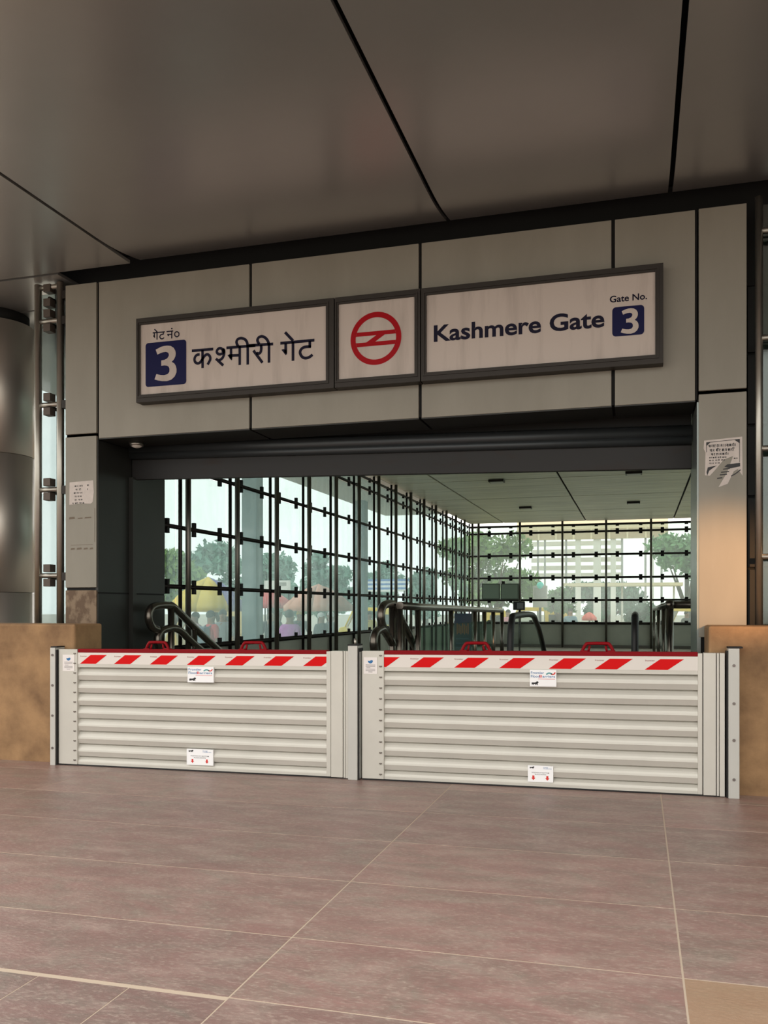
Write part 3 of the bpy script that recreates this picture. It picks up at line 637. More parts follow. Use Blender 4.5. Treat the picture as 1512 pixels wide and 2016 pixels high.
# ------------------------------------------------------------------ torn notices pasted on the piers
DEV = {'k': [[(0, 1), (1, 1)], [(.5, 1), (.5, 0)], [(.5, .7), (.2, .7), (.1, .45), (.3, .3), (.5, .5), (.8, .7), (.95, .5), (.8, .25)]],
       'r': [[(0, 1), (.8, 1)], [(.5, 1), (.5, .6), (.2, .55)], [(.1, .65), (.7, 0)]], 'm': [[(0, 1), (1, 1)], [(.8, 1), (.8, 0)], [(.25, 1), (.25, .3), (.1, .4), (.8, .4)]],
       't': [[(0, 1), (1, 1)], [(.7, 1), (.7, .75), (.3, .7), (.2, .35), (.5, .05), (.85, .2)]], 'n': [[(0, 1), (1, 1)], [(.8, 1), (.8, 0)], [(.8, .5), (.1, .5), (.2, .3)]],
       'a': [[(0, 1), (.5, 1)], [(.3, 1), (.3, 0)]], 'g': [[(0, 1), (1, 1)], [(.8, 1), (.8, 0)], [(.35, 1), (.35, .3), (.1, .45)]], 'p': [[(0, 1), (1, 1)], [(.8, 1), (.8, 0)], [(.2, 1), (.2, .55), (.5, .45), (.8, .5)]],
       'i': [[(0, 1), (.5, 1)], [(.3, 1), (.3, 0)], [(.3, 1), (.1, 1.35), (-.4, 1.2)]], 'b': [[(0, 1), (1, 1)], [(.8, 1), (.8, 0)], [(.8, .65), (.4, .8), (.2, .5), (.5, .3), (.8, .5)], [(.25, .7), (.75, .35)]], 'e': [[(-.5, 1.4), (.0, 1)]]}
def dev_line(parent, words, x0, x1, z0, h, Y, wd):
    mb = MB()
    tot = sum(len(q.replace('e', ''))+0.7 for q in words)-0.7; u = (x1-x0)/tot; x = x0
    for q in words:
        for ch in q:
            for s in DEV[ch]: ribbon(mb, [(x+a*u, z0+b*h) for a, b in s], wd, Y, False)
            if ch != 'e': x += u
        x += 0.7*u
    mb.build('lettering', PAPER_INK, parent)
NY = YF-0.0015
nt1 = thing('pasted_notice', (0.65, NY, 2.43), 'torn white Hindi notice pasted on the right pier', 'poster')
nx0, nz1 = 0.500, 2.805
tear = [(0.012, -.005), (.298, .012), (.300, -.30), (.265, -.245), (.235, -.262), (.19, -.36), (.12, -.385), (.185, -.27), (.23, -.14), (.16, -.165), (.10, -.24), (.055, -.29), (.018, -.285), (.022, -.10), (.008, -.07)]
tri_poly(MB(), [(nx0+a, nz1+b) for a, b in tear], NY).build('sheet', mat('notice_paper', (206, 196, 188), 0.7, var=0.12, scale=14), nt1)
NT = nt1
dev_line(NT, ['parrt', 'taam', 'aanakaria'], nx0+.045, nx0+.255, nz1-.062, .019, NY-.001, .0045); dev_line(NT, ['par', 'biet', 'kam', 'karie'], nx0+.055, nx0+.24, nz1-.098, .019, NY-.001, .0042)
dev_line(NT, ['pat', 'taam', 'karia'], nx0+.065, nx0+.20, nz1-.128, .015, NY-.001, .0038); dev_line(NT, ['tan', 'kagi', 'pagi', 'kamn'], nx0+.05, nx0+.18, nz1-.152, .01, NY-.001, .0025); dev_line(NT, ['kata', 'gami', 'kar'], nx0+.05, nx0+.17, nz1-.174, .01, NY-.001, .0025)
dev_line(NT, ['gam', 'rak'], nx0+.05, nx0+.13, nz1-.197, .01, NY-.001, .0025); dev_line(NT, ['kam'], nx0+.235, nx0+.262, nz1-.165, .01, NY-.001, .0025)
bd = MB(); ribbon(bd, [(nx0+.03, nz1-.10), (nx0+.03, nz1-.022), (nx0+.278, nz1-.008), (nx0+.278, nz1-.19)], .004, NY-.001, False)
poly(bd, [(nx0+.03, nz1-.022), (nx0+.062, nz1-.020), (nx0+.03, nz1-.05)], NY-.001); poly(bd, [(nx0+.278, nz1-.008), (nx0+.24, nz1-.012), (nx0+.278, nz1-.04)], NY-.001)
poly(bd, [(nx0+.185, nz1-.205), (nx0+.282, nz1-.196), (nx0+.282, nz1-.225), (nx0+.21, nz1-.238), (nx0+.165, nz1-.222)], NY-.001)
for a, b, c in ((.155, .205, .238), (.14, .20, .262), (.13, .185, .283), (.11, .15, .31)): ribbon(bd, [(nx0+a, nz1-c-.004), (nx0+b, nz1-c)], .008, NY-.001)
ribbon(bd, [(nx0+.215, nz1-.30), (nx0+.25, nz1-.28), (nx0+.285, nz1-.252)], .008, NY-.001); poly(bd, [(nx0+.04, nz1-.222), (nx0+.11, nz1-.21), (nx0+.08, nz1-.228), (nx0+.05, nz1-.25), (nx0+.035, nz1-.29), (nx0+.03, nz1-.26)], NY-.001)
bd.build('border', PAPER_INK, nt1)
nt2 = thing('pasted_notice', (-5.31, NY, 2.48), 'small faded white notice pasted on the left pier', 'poster')
tri_poly(MB(), [(-5.452, 2.705), (-5.180, 2.715), (-5.172, 2.60), (-5.185, 2.50), (-5.21, 2.485), (-5.30, 2.49), (-5.455, 2.482)], NY).build('sheet', mat('notice_paper', (0, 0, 0)), nt2)
NT = nt2
for k, (a, b, s) in enumerate(((.06, .16, ['kar', 'tai']), (.07, .14, ['pa', 'ti']), (.05, .15, ['kagarn']), (.06, .14, ['gamak']), (.06, .15, ['ta', 'gak']), (.03, .17, ['m', 'kg', 'pak']))):
    dev_line(NT, s, -5.452+a, -5.452+b, 2.655-.034*k, .014, NY-.001, .0035)
dev_line(NT, ['ka'], -5.25, -5.22, 2.66, .014, NY-.001, .0035); dev_line(NT, ['r'], -5.25, -5.235, 2.62, .014, NY-.001, .0035)
residue = MB()
for a, b, c, d in ((-5.46, -5.39, 2.335, 2.36), (-5.36, -5.30, 2.335, 2.35), (-5.28, -5.20, 2.34, 2.355), (-5.165, -5.16, 2.10, 2.44), (-5.44, -5.18, 2.075, 2.082), (-5.44, -5.39, 2.03, 2.05), (-5.37, -5.31, 2.03, 2.052), (-5.29, -5.24, 2.03, 2.05), (-5.22, -5.18, 2.03, 2.05)):
    poly(residue, [(a, c), (b, c+.004), (b-.004, d), (a+.006, d-.003)], NY)
tag(centre(residue.build('paste_residue', mat('residue_brown', (112, 100, 86), 0.8))), 'brownish paste marks of removed posters below the left pier notice', 'stain')

# ------------------------------------------------------------------ hall furniture seen over the barriers
def P3(u, v, X):
    y, z = atX(u, v, X); return Vector((X, y, z))
def handrail(label, X, top, low, posts):
    r = thing('stair_handrail', (X, 9, FLI), label, 'handrail', 'handrails of the stair going down')
    for nm, pts, rad in (('upper_rail', top, 0.042), ('lower_rail', low, 0.042)):
        MB().tube(catmull([(X, y, z) for y, z in pts], 6), rad, 14).build(nm, railm, r)
    for y, z0, z1 in posts: MB().tube([(X, y, z0), (X, y, z1)], 0.036, 12).build('post', railm, r)
    return r
def loop(y, z, R=0.13): return [(y+0.06, z-2*R), (y-0.05, z-1.75*R), (y-0.11, z-R), (y-0.06, z-0.25*R), (y+0.1, z)]
handrail('steel stair handrail with curled ends beside the left reveal', -4.95, loop(8.2, 1.478)+[(8.5, 1.478), (8.62, 1.452), (9.12, 1.20), (9.7, .925), (11.6, 0.05)],
         loop(8.38, 1.225)+[(8.62, 1.225), (8.78, 1.18), (9.2, .97), (11.2, .05)], [(8.55, FLI, 1.45), (9.07, -.1, 1.2)])
handrail('steel stair handrail with curled ends starting above the middle post', -2.47, loop(8.45, 1.49)+[(8.75, 1.49), (8.87, 1.455), (9.4, 1.17), (9.8, .96), (11.6, 0.05)],
         loop(8.2, 1.235)+[(8.4, 1.235), (8.52, 1.19), (8.8, 1.05), (10.6, .05)], [(8.75, FLI, 1.47), (9.15, -.1, 1.29)])
bl = thing('stair_balustrade', (-2.38, 12, FLI), 'long steel balustrade with green glass running into the hall beside the stair', 'railing')
MB().tube([(-2.38, 8.72, 1.475), (-2.38, 9.5, 1.462), (-2.38, 15.8, 1.405)], 0.042, 14).build('top_rail', railm, bl)
for y in (8.72, 9.5, 11.3, 13.05, 13.9, 14.8, 15.8): MB().tube([(-2.38, y, FLI), (-2.38, y, 1.44)], 0.036, 12).build('post', railm, bl)
py = [9.5, 11.3, 13.05, 14.8]
for i in range(3): MB().box(-2.386, -2.374, py[i]+0.08, py[i+1]-0.08, FLI+0.1, 1.24).build('glass_panel', glass_rail, bl)
rg = thing('hall_railing', (0.33, 9.9, FLI), 'steel railing turning a corner at the right edge of the opening', 'railing')
MB().tube([(0.33, 9.9, 1.485), (2.2, 9.9, 1.485)], 0.042, 14).build('top_rail', railm, rg)
MB().tube([(0.33, 9.88, 1.485), (0.33, 19.5, 1.43)], 0.042, 14).build('side_rail', railm, rg)
MB().sphere((0.33, 9.88, 1.485), 0.055, 16, 10).build('corner_cap', railm, rg)
for y in (9.9, 12.2, 15.2, 19.4): MB().tube([(0.33, y, FLI), (0.33, y, 1.45)], 0.04 if y < 10 else 0.03, 12).build('post', railm, rg)
MB().tube([(2.15, 9.9, FLI), (2.15, 9.9, 1.46)], 0.036, 12).build('post', railm, rg)
es = thing('escalator', (-0.66, 9.1, FLI), 'escalator with black handrail belts going down behind the right flood barrier', 'escalator')
def belt(x, y0):
    p = [(y0+1.0, FLI+0.06), (y0+0.25, FLI+0.08), (y0+0.06, FLI+0.25), (y0, FLI+0.6), (y0+0.03, 1.16), (y0+0.14, 1.33), (y0+0.36, 1.365), (y0+1.9, 1.365), (y0+2.4, 1.27), (y0+2.9, 1.10), (y0+3.8, .62), (y0+7.0, -1.2)]
    return [(x, a, b) for a, b in p]
for x in (-1.285, -0.03):
    bt = MB(); cur = catmull(belt(x, 9.1), 5); bt.tube(cur, 0.036, 12); bt.build('handrail_belt', black, es)
    gl_ = MB(); q = [(p.y, p.z) for p in catmull(belt(x, 9.15)[2:-1], 4)]; q = [(a+0.03, min(b, 1.345)) for a, b in q]+[(13.0, -0.6), (9.4, FLI)]
    gl_.prism(q, 'x', x-0.006, x+0.006); gl_.build('glass_balustrade', glass_clear, es)
    MB().box(x-0.16, x+0.16, 9.35, 13.2, FLI-0.6, FLI+0.12).build('skirt', steel, es)
sp = MB()
for k in range(26): sp.box(-1.12, -0.19, 9.5+0.4*k*0.5, 9.7+0.2*k, FLI-0.05-max(0, k-5)*0.115, FLI+0.01-max(0, k-5)*0.115)
sp.build('step', mat('step_metal', (70, 70, 70), 0.4, 0.6), es)
bs = thing('information_stand', atD(911, 1285, 14.2)*1.0, 'tall dark blue information panel behind the glass balustrade', 'notice stand')
bs.location.z = FLI
c = bs.location
pb = MB().box(c.x-0.14, c.x+0.14, c.y, c.y+0.04, FLI, 1.36).build('panel', mat('panel_blue', (34, 62, 84), 0.5), bs)
lt = MB()
for k in range(7): lt.box(c.x-0.10+0.03*k, c.x-0.082+0.03*k, c.y-0.004, c.y, 1.02+0.02*(k % 2), 1.2-0.02*(k % 3))
lt.build('heading', mat('panel_orange', (176, 104, 62), 0.5), pb)
lt = MB()
for k in range(7): lt.box(c.x-0.11, c.x+0.11-0.02*(k % 3), c.y-0.004, c.y, 0.94-0.075*k, 0.955-0.075*k)
lt.build('printed_line', mat('panel_pale', (70, 104, 130), 0.5), pb)
MB().box(c.x-0.2, c.x+0.2, c.y-0.12, c.y+0.16, FLI, FLI+0.03).build('base', darksteel, bs)
dp = thing('display_panel', (-4.2, YB-0.2, 1.65), 'pair of grey-green display panels hung on the back glazing at left', 'screen')
for u0, u1 in ((949, 984), (986, 1021)):
    a, b = atY(u0, 1149, YB-0.2), atY(u1, 1180, YB-0.2)
    f = MB().box(a[0], b[0], YB-0.2, YB-0.13, b[1], a[1]).build('panel', mat('display_frame', (80, 90, 80), 0.5), dp)
    MB().box(a[0]+0.03, b[0]-0.03, YB-0.206, YB-0.2, b[1]+0.03, a[1]-0.03).build('screen', mat('display_green', (128, 142, 128), 0.4), f)
MB().box(-4.15, -4.05, YB-0.15, YB-0.02, 1.75, 2.3).build('bracket', darksteel, dp)
m0 = atD(1022, 1230, 19.5); mo = thing('monitor', (m0.x, m0.y, FLI), 'small black monitor on a slim pole behind the escalator', 'screen')
a, b = atY(1010, 1184, m0.y), atY(1033, 1201, m0.y)
s_ = MB().box(a[0], b[0], m0.y, m0.y+0.08, b[1], a[1]).build('housing', black, mo, 0.01)
MB().box(a[0]+0.09, b[0]-0.03, m0.y-0.004, m0.y, b[1]+0.03, a[1]-0.03).build('screen', mat('screen_grey', (96, 104, 104), 0.3), s_)
MB().tube([(m0.x, m0.y+0.05, FLI), (m0.x, m0.y+0.05, b[1]+0.05)], 0.02, 8).build('pole', darksteel, mo)
MB().box(m0.x-0.15, m0.x+0.15, m0.y-0.1, m0.y+0.2, FLI, FLI+0.02).build('base', darksteel, mo)
for (lx_, ly_), where in zip(((-2.86, 18.25), (-2.88, 23.33), (-0.08, 17.93), (-0.11, 22.98)), ('near the front at left of the ceiling seam', 'farther back at left of the ceiling seam', 'near the front at right of the ceiling seam', 'farther back at right of the ceiling seam')):
    r = thing('ceiling_lamp', (lx_, ly_, ZI), 'recessed rectangular lamp in the hall ceiling, '+where, 'light', 'recessed lamps in the hall ceiling')
    MB().box(lx_-0.16, lx_+0.16, ly_-0.12, ly_+0.12, ZI-0.05, ZI).build('housing', darksteel, r)
    MB().box(lx_-0.13, lx_+0.13, ly_-0.09, ly_+0.09, ZI-0.056, ZI-0.05).build('diffuser', mat('lamp_off', (190, 188, 176), 0.4), r)

# ------------------------------------------------------------------ outside: roof overhang and its columns
tag(MB().box(-8.28, XG-0.1, 8.8, 28.5, 4.6, 5.0).build('roof_overhang', soffit_m), kind='structure')
for Y, wh in ((9.4, 'nearest, by the left reveal'), (16.9, 'second, behind the third glass bay'), (24.4, 'third, seen just left of the middle post')):
    r = thing('outdoor_column', (-7.85, Y, -0.32), 'square blue-grey concrete column outside the side glazing, '+wh, 'column', 'columns under the outside roof')
    MB().box(-8.02, -7.68, Y-0.17, Y+0.17, -0.32, 4.6).build('shaft', concrete, r, 0.01)
    MB().box(-8.07, -7.63, Y-0.22, Y+0.22, -0.32, -0.15).build('footing', soffit_m, r, 0.01)

# ------------------------------------------------------------------ outside: trees
def tree(name, label, u, d, zt, rad, zb, nleaf, leaf, col, cat='tree', group=None, blobs=9, drop=0):
    rnd = random.Random(int(u*7+d)); b = atD(u, HY, d); g = -0.32
    r = thing(name, (b.x, b.y, g), label, cat, group)
    tk = MB()
    tk.tube([(b.x, b.y, g), (b.x+0.1, b.y, g+(zb-g)*0.6), (b.x, b.y+0.05, zb+(zt-zb)*0.4)], [rad*0.09+0.05, rad*0.07+0.04, 0.04], 8)
    for k in range(5):
        a = k*1.3; tk.tube([(b.x, b.y, g+(zb-g)*0.8), (b.x+math.cos(a)*rad*0.5, b.y+math.sin(a)*rad*0.5, zb+(zt-zb)*0.5)], [0.05+rad*0.03, 0.02], 6)
    tk.build('trunk', mat('bark', (92, 78, 64), 0.9, var=0.3, scale=8), r)
    bl_ = []
    for k in range(blobs):
        a = rnd.uniform(0, 2*PI); q = rnd.uniform(0.1, 0.7)*rad; t = rnd.uniform(0.15, 0.85)
        bl_.append((b.x+math.cos(a)*q, b.y+math.sin(a)*q, zb+(zt-zb)*t, rad*rnd.uniform(0.35, 0.55)))
    fo = MB(); V, Fc = [], []
    for k in range(nleaf):
        cx, cy, cz, cr = bl_[k % blobs]
        d_ = Vector((rnd.gauss(0, 1), rnd.gauss(0, 1), rnd.gauss(0, 0.8))).normalized()*cr*(rnd.random()**0.4)
        p = Vector((cx, cy, min(max(cz+d_.z*0.8, zb-drop*rnd.random()), zt)))+Vector((d_.x, d_.y, 0))
        t1 = Vector((rnd.gauss(0, 1), rnd.gauss(0, 1), rnd.gauss(0, 1)-drop)).normalized(); t2 = t1.cross(Vector((rnd.gauss(0, 1), rnd.gauss(0, 1), rnd.gauss(0, 1)))).normalized()
        s = leaf*rnd.uniform(0.6, 1.3); n0 = len(V)
        V += [p-t1*s, p+t2*s*0.45, p+t1*s, p-t2*s*0.45]; Fc.append((n0, n0+1, n0+2, n0+3))
    fo.add(V, Fc); fo.build('foliage', mat('leaf_%d_%d_%d' % col, col, 0.7, var=0.35, scale=1.2, spec=0.2), r)
    return r
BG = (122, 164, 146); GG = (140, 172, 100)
tree('leafy_tree', 'hazy tree behind the yellow umbrella at the left end of the side glazing', 345, 33, 3.9, 1.15, 0.9, 3200, 0.14, GG)
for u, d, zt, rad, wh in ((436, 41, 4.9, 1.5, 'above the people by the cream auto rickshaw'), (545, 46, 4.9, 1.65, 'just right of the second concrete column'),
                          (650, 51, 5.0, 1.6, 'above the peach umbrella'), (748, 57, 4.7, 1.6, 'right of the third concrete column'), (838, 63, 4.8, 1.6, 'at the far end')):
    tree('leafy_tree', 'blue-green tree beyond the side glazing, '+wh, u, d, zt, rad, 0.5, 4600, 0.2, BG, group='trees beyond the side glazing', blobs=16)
tree('leafy_tree', 'large green tree behind the back glazing above the display panels', 975, 38, 5.6, 2.0, 1.2, 5200, 0.15, (118, 158, 84), blobs=14)
tree('leafy_tree', 'slim pale green tree where the two glazed walls meet', 905, 47, 5.8, 1.5, 1.0, 2600, 0.16, (146, 176, 96))
tree('leafy_tree', 'pale green tree at the right end of the back glazing', 1350, 37, 4.6, 1.5, 1.9, 3600, 0.14, (120, 168, 118), blobs=14)
tree('leafy_tree', 'small green tree beneath the walkway left of its first column', 1100, 35.5, 2.35, 0.9, 1.3, 1800, 0.11, (96, 146, 80))
tree('willow_tree', 'drooping dark green tree beneath the walkway columns', 1195, 56, 3.0, 2.4, 0.6, 3600, 0.2, (80, 124, 96), drop=1.6)
tree('round_bush', 'dark green rounded bush behind the right escalator belt', 1253, 33, 1.75, 0.75, 0.2, 2600, 0.09, (72, 118, 86), 'bush')

# ------------------------------------------------------------------ outside: walkway, boards, shelter
fw = thing('footbridge', (0, 40, -0.32), 'cream elevated walkway on white columns beyond the back glazing', 'bridge')
def px_box(u0, u1, v0, v1, d, th):
    a, b = atD(u0, v0, d), atD(u1, v1, d); return a, b
cream = mat('bridge_cream', (236, 222, 190), 0.7); white = mat('bridge_white', (240, 238, 232), 0.6)
a, b = atD(1020, 1034, 44), atD(1312, 1066, 44)
yb = 44*RX+1.5
MB().box(a.x, b.x, yb, yb+3, a.z-0.32, a.z+0.6).build('deck_beam', cream, fw)
MB().box(a.x, b.x, yb-0.1, yb, b.z, a.z-0.32).build('deck_edge', mat('bridge_tan', (196, 176, 144), 0.7), fw)
for k in range(9): MB().box(a.x+0.2+k*0.85, a.x+0.28+k*0.85, yb-0.14, yb, b.z, a.z-0.3).build('deck_bracket', cream, fw)
for u, wd in ((1141, .12), (1178, .17), (1209, .12), (1282, .09)):
    q = atD(u, 1200, 44); MB().box(q.x-wd, q.x+wd, yb, yb+0.4, -0.32, b.z+0.1).build('column', white, fw)
for u in (1062, 1076, 1118, 1226, 1270, 1300):
    q = atD(u, 1200, 44); MB().tube([(q.x, yb, -0.32), (q.x, yb, b.z+0.1)], 0.05, 8).build('slim_post', mat('bridge_grey', (170, 170, 168), 0.6), fw)
for k, v in enumerate((1075, 1090, 1106, 1121, 1135)):
    q0, q1 = atD(1052, v, 50), atD(1225, v, 50); MB().box(q0.x, q1.x, 50*RX+1, 50*RX+1.2, q0.z-0.12, q0.z+0.12).build('louvre', white, fw)
bsr = thing('shelter_roof', (2, 40, -0.32), 'thin cream shelter roof on posts under the walkway', 'shelter')
q0, q1 = atD(1110, 1152, 36), atD(1340, 1156, 36)
MB().box(q0.x, q1.x, 36, 37.6, q0.z-0.06, q0.z+0.06).build('roof_slab', cream, bsr)
for x in (q0.x+0.3, (q0.x+q1.x)/2, q1.x-0.3): MB().tube([(x, 37, -0.32), (x, 37, q0.z)], 0.04, 8).build('post', white, bsr)
kb = thing('roadside_board', (0, 0, 0), 'grey board with a turquoise dome on a pole behind the back glazing', 'board')
q0, q1 = atD(1049, 1153, 34), atD(1078, 1196, 34); kb.location = ((q0.x+q1.x)/2, q0.y, -0.32)
MB().box(q0.x, q1.x, q0.y, q0.y+0.12, q1.z, q0.z).build('board', mat('board_grey', (150, 150, 140), 0.6), kb)
MB().box(q0.x+0.05, q1.x-0.05, q0.y-0.01, q0.y, q1.z+0.35, q0.z-0.08).build('board_panel', mat('board_panel', (122, 124, 118), 0.6), kb)
MB().sphere(((q0.x+q1.x)/2, q0.y+0.1, q0.z-0.02), (0.15, 0.15, 0.17), 14, 8).build('dome', mat('dome_turquoise', (70, 196, 184), 0.5), kb)
MB().tube([((q0.x+q1.x)/2, q0.y+0.06, -0.32), ((q0.x+q1.x)/2, q0.y+0.06, q1.z)], 0.05, 8).build('pole', darksteel, kb)
hb_ = thing('hoarding', (0, 0, 0), 'white hoarding above the red umbrella outside the side glazing', 'board')
q0, q1 = atD(520, 1143, 27), atD(577, 1168, 27); hb_.location = ((q0.x+q1.x)/2, q0.y, -0.32)
MB().box(q0.x, q1.x, q0.y, q0.y+0.08, q1.z, q0.z).build('board', white, hb_)
MB().box(q0.x+0.35, q1.x-0.12, q0.y-0.01, q0.y, q0.z-0.17, q0.z-0.06).build('printed_line', mat('board_text', (150, 146, 140), 0.6), hb_)
for x in (q0.x+0.08, q1.x-0.08): MB().tube([(x, q0.y+0.1, -0.32), (x, q0.y+0.1, q1.z+0.1)], 0.03, 8).build('post', darksteel, hb_)
bw_ = thing('striped_awning', (0, 0, 0), 'blue and white striped shop awning far outside the side glazing', 'awning')
q0, q1 = atD(718, 1140, 47), atD(806, 1165, 47); bw_.location = ((q0.x+q1.x)/2, q0.y, -0.32)
for k in range(6):
    z0 = q1.z+(q0.z-q1.z)*k/6; MB().box(q0.x, q1.x, q0.y+k*0.12, q0.y+k*0.12+0.1, z0, z0+(q0.z-q1.z)/6).build('stripe', mat('awning_blue', (92, 130, 190), 0.6) if k % 2 else white, bw_)
for x in (q0.x+0.1, q1.x-0.1): MB().tube([(x, q0.y, -0.32), (x, q0.y, q1.z+0.05)], 0.05, 8).build('post', darksteel, bw_)

# ------------------------------------------------------------------ outside: umbrellas
def umbrella(label, u, v_rim, v_top, d, half_px, cols):
    b = atD(u, v_rim, d); zt = atD(u, v_top, d).z; R = half_px/F_PX*d
    r = thing('market_umbrella', (b.x, b.y, -0.32), label, 'umbrella')
    MB().tube([(b.x, b.y, -0.32), (b.x, b.y, zt)], 0.025, 8).build('pole', darksteel, r)
    n = 8
    for k in range(n):
        a0, a1 = 2*PI*k/n+0.2, 2*PI*(k+1)/n+0.2; m = MB(); rows = []
        for t in (0, 0.35, 0.7, 1.0):
            zz_ = zt-(zt-b.z)*(0.35*t+0.65*t*t); rows.append([(b.x+R*t*math.cos(a0+(a1-a0)*q), b.y+R*t*math.sin(a0+(a1-a0)*q), zz_+0.05*R*t*(abs(q-0.5)-0.5)*-1*0.6) for q in (0, 0.5, 1)])
        V = [p for row in rows for p in row]; V += [(p[0], p[1], p[2]-0.13) for p in rows[-1]]
        m.add(V, [(i*3+j, i*3+j+1, i*3+j+4, i*3+j+3) for i in range(4) for j in range(2)], True)
        o = m.build('canopy_segment', mat('canopy_%d_%d_%d' % cols[k % len(cols)], cols[k % len(cols)], 0.8), r)
        so = o.modifiers.new('thickness', 'SOLIDIFY'); so.thickness = 0.01
    return r
YE, PU, RE, PE = (232, 196, 60), (120, 112, 168), (214, 60, 64), (232, 164, 140)
umbrella('yellow, purple and red market umbrella beside the left reveal', 410, 1194, 1136, 22, 78, [YE, PU, RE, PU, YE, YE, YE, PU])
umbrella('red market umbrella just right of the second concrete column', 522, 1189, 1160, 25, 56, [RE])
umbrella('wide peach market umbrella right of the red one', 627, 1194, 1150, 23, 70, [PE])
umbrella('small red market umbrella under the walkway', 1160, 1216, 1205, 40, 14, [(236, 120, 110)])

# ------------------------------------------------------------------ outside: auto rickshaws
def rickshaw(name='auto_rickshaw', top=(236, 200, 40), body=(216, 188, 40)):
    r = thing(name, (0, 0, 0))
    W = 0.65; yl = mat('auto_top_%d' % top[2], top, 0.5); bd_ = mat('auto_body_%d' % body[0], body, 0.4); dk = mat('auto_dark', (40, 42, 44), 0.5)
    MB().prism([(-1.3, .32), (-1.3, .85), (-.55, .9), (-.45, .45), (.35, .42), (.75, .5), (.95, .95), (1.2, .9), (1.32, .5), (1.2, .3)], 'x', -W, W).build('body', bd_, r, 0.03)
    MB().prism([(-1.3, .85), (-1.28, 1.55), (-1.1, 1.72), (.4, 1.75), (.62, 1.68), (.6, 1.6), (-.5, 1.58), (-.56, .9)], 'x', -W, W).build('canopy', yl, r, 0.03)
    MB().box(-W-.01, W+.01, -1.12, -.68, 1.02, 1.45).build('side_window', dk, r)
    MB().prism([(.95, .95), (.62, 1.62), (.66, 1.62), (.99, .95)], 'x', -W+.03, W-.03).build('windscreen', mat('auto_glass', (150, 160, 160), 0.1), r)
    for sx in (-1, 1): MB().tube([(sx*(W-.03), .97, .93), (sx*(W-.03), .62, 1.66)], .03, 6).build('pillar', yl, r)
    MB().box(-W+.08, W-.08, -.75, -.55, .5, 1.1).build('seat', dk, r)
    for x, y in ((-.52, -.85), (.52, -.85), (0, 1.0)): MB().tube([(x-.06, y, .22), (x+.06, y, .22)], .22, 18).build('wheel', black, r)
    MB().sphere((0, 1.3, .72), (.09, .05, .09), 12, 8).build('headlamp', mat('lamp_frosted', (0, 0, 0)), r)
    return r
ra0 = rickshaw(); ra1 = rickshaw(top=(224, 196, 132), body=(206, 178, 110))
first = True
for u, d, rz, lab, base in ((408, 29.5, 1.9, 'cream and yellow auto rickshaw behind people at the left of the side glazing', ra1), (1055, 37.5, 1.45, 'yellow auto rickshaw beside the long-haired person behind the escalator', ra0),
                             (1362, 33, 1.3, 'yellow auto rickshaw at the right edge of the back glazing', ra0), (930, 34, 1.7, 'yellow auto rickshaw seen past the blue information panel', ra0), (727, 38, 1.8, 'yellow auto rickshaw right of the third concrete column', ra0)):
    used = base.get('label'); o = base if not used else dup(base)
    b = atD(u, HY, d); o.location = (b.x, b.y, -0.32); o.rotation_euler.z = rz; o.scale = (1.03, 1.03, 1.03)
    tag(o, lab, 'auto rickshaw', 'auto rickshaws on the road')

# ------------------------------------------------------------------ outside: people
def skin_mesh(name, joints, edges, m, parent, root=0, sub=1):
    me = bpy.data.meshes.new(name); me.from_pydata([j[0] for j in joints], edges, [])
    o = bpy.data.objects.new(name, me); C.objects.link(o)
    o.modifiers.new('skin', 'SKIN'); sv = me.skin_vertices[0].data
    for i, j in enumerate(joints):
        q = j[1] if isinstance(j[1], tuple) else (j[1], j[1]); sv[i].radius = q; sv[i].use_root = (i == root)
    s = o.modifiers.new('sub', 'SUBSURF'); s.levels = sub; s.render_levels = sub
    dg = bpy.context.evaluated_depsgraph_get(); nm = bpy.data.meshes.new_from_object(o.evaluated_get(dg))
    nm.polygons.foreach_set('use_smooth', [True]*len(nm.polygons)); nm.materials.clear(); nm.materials.append(m)
    bpy.data.objects.remove(o); bpy.data.meshes.remove(me)
    n = bpy.data.objects.new(name, nm); C.objects.link(n); n.parent = parent; return n
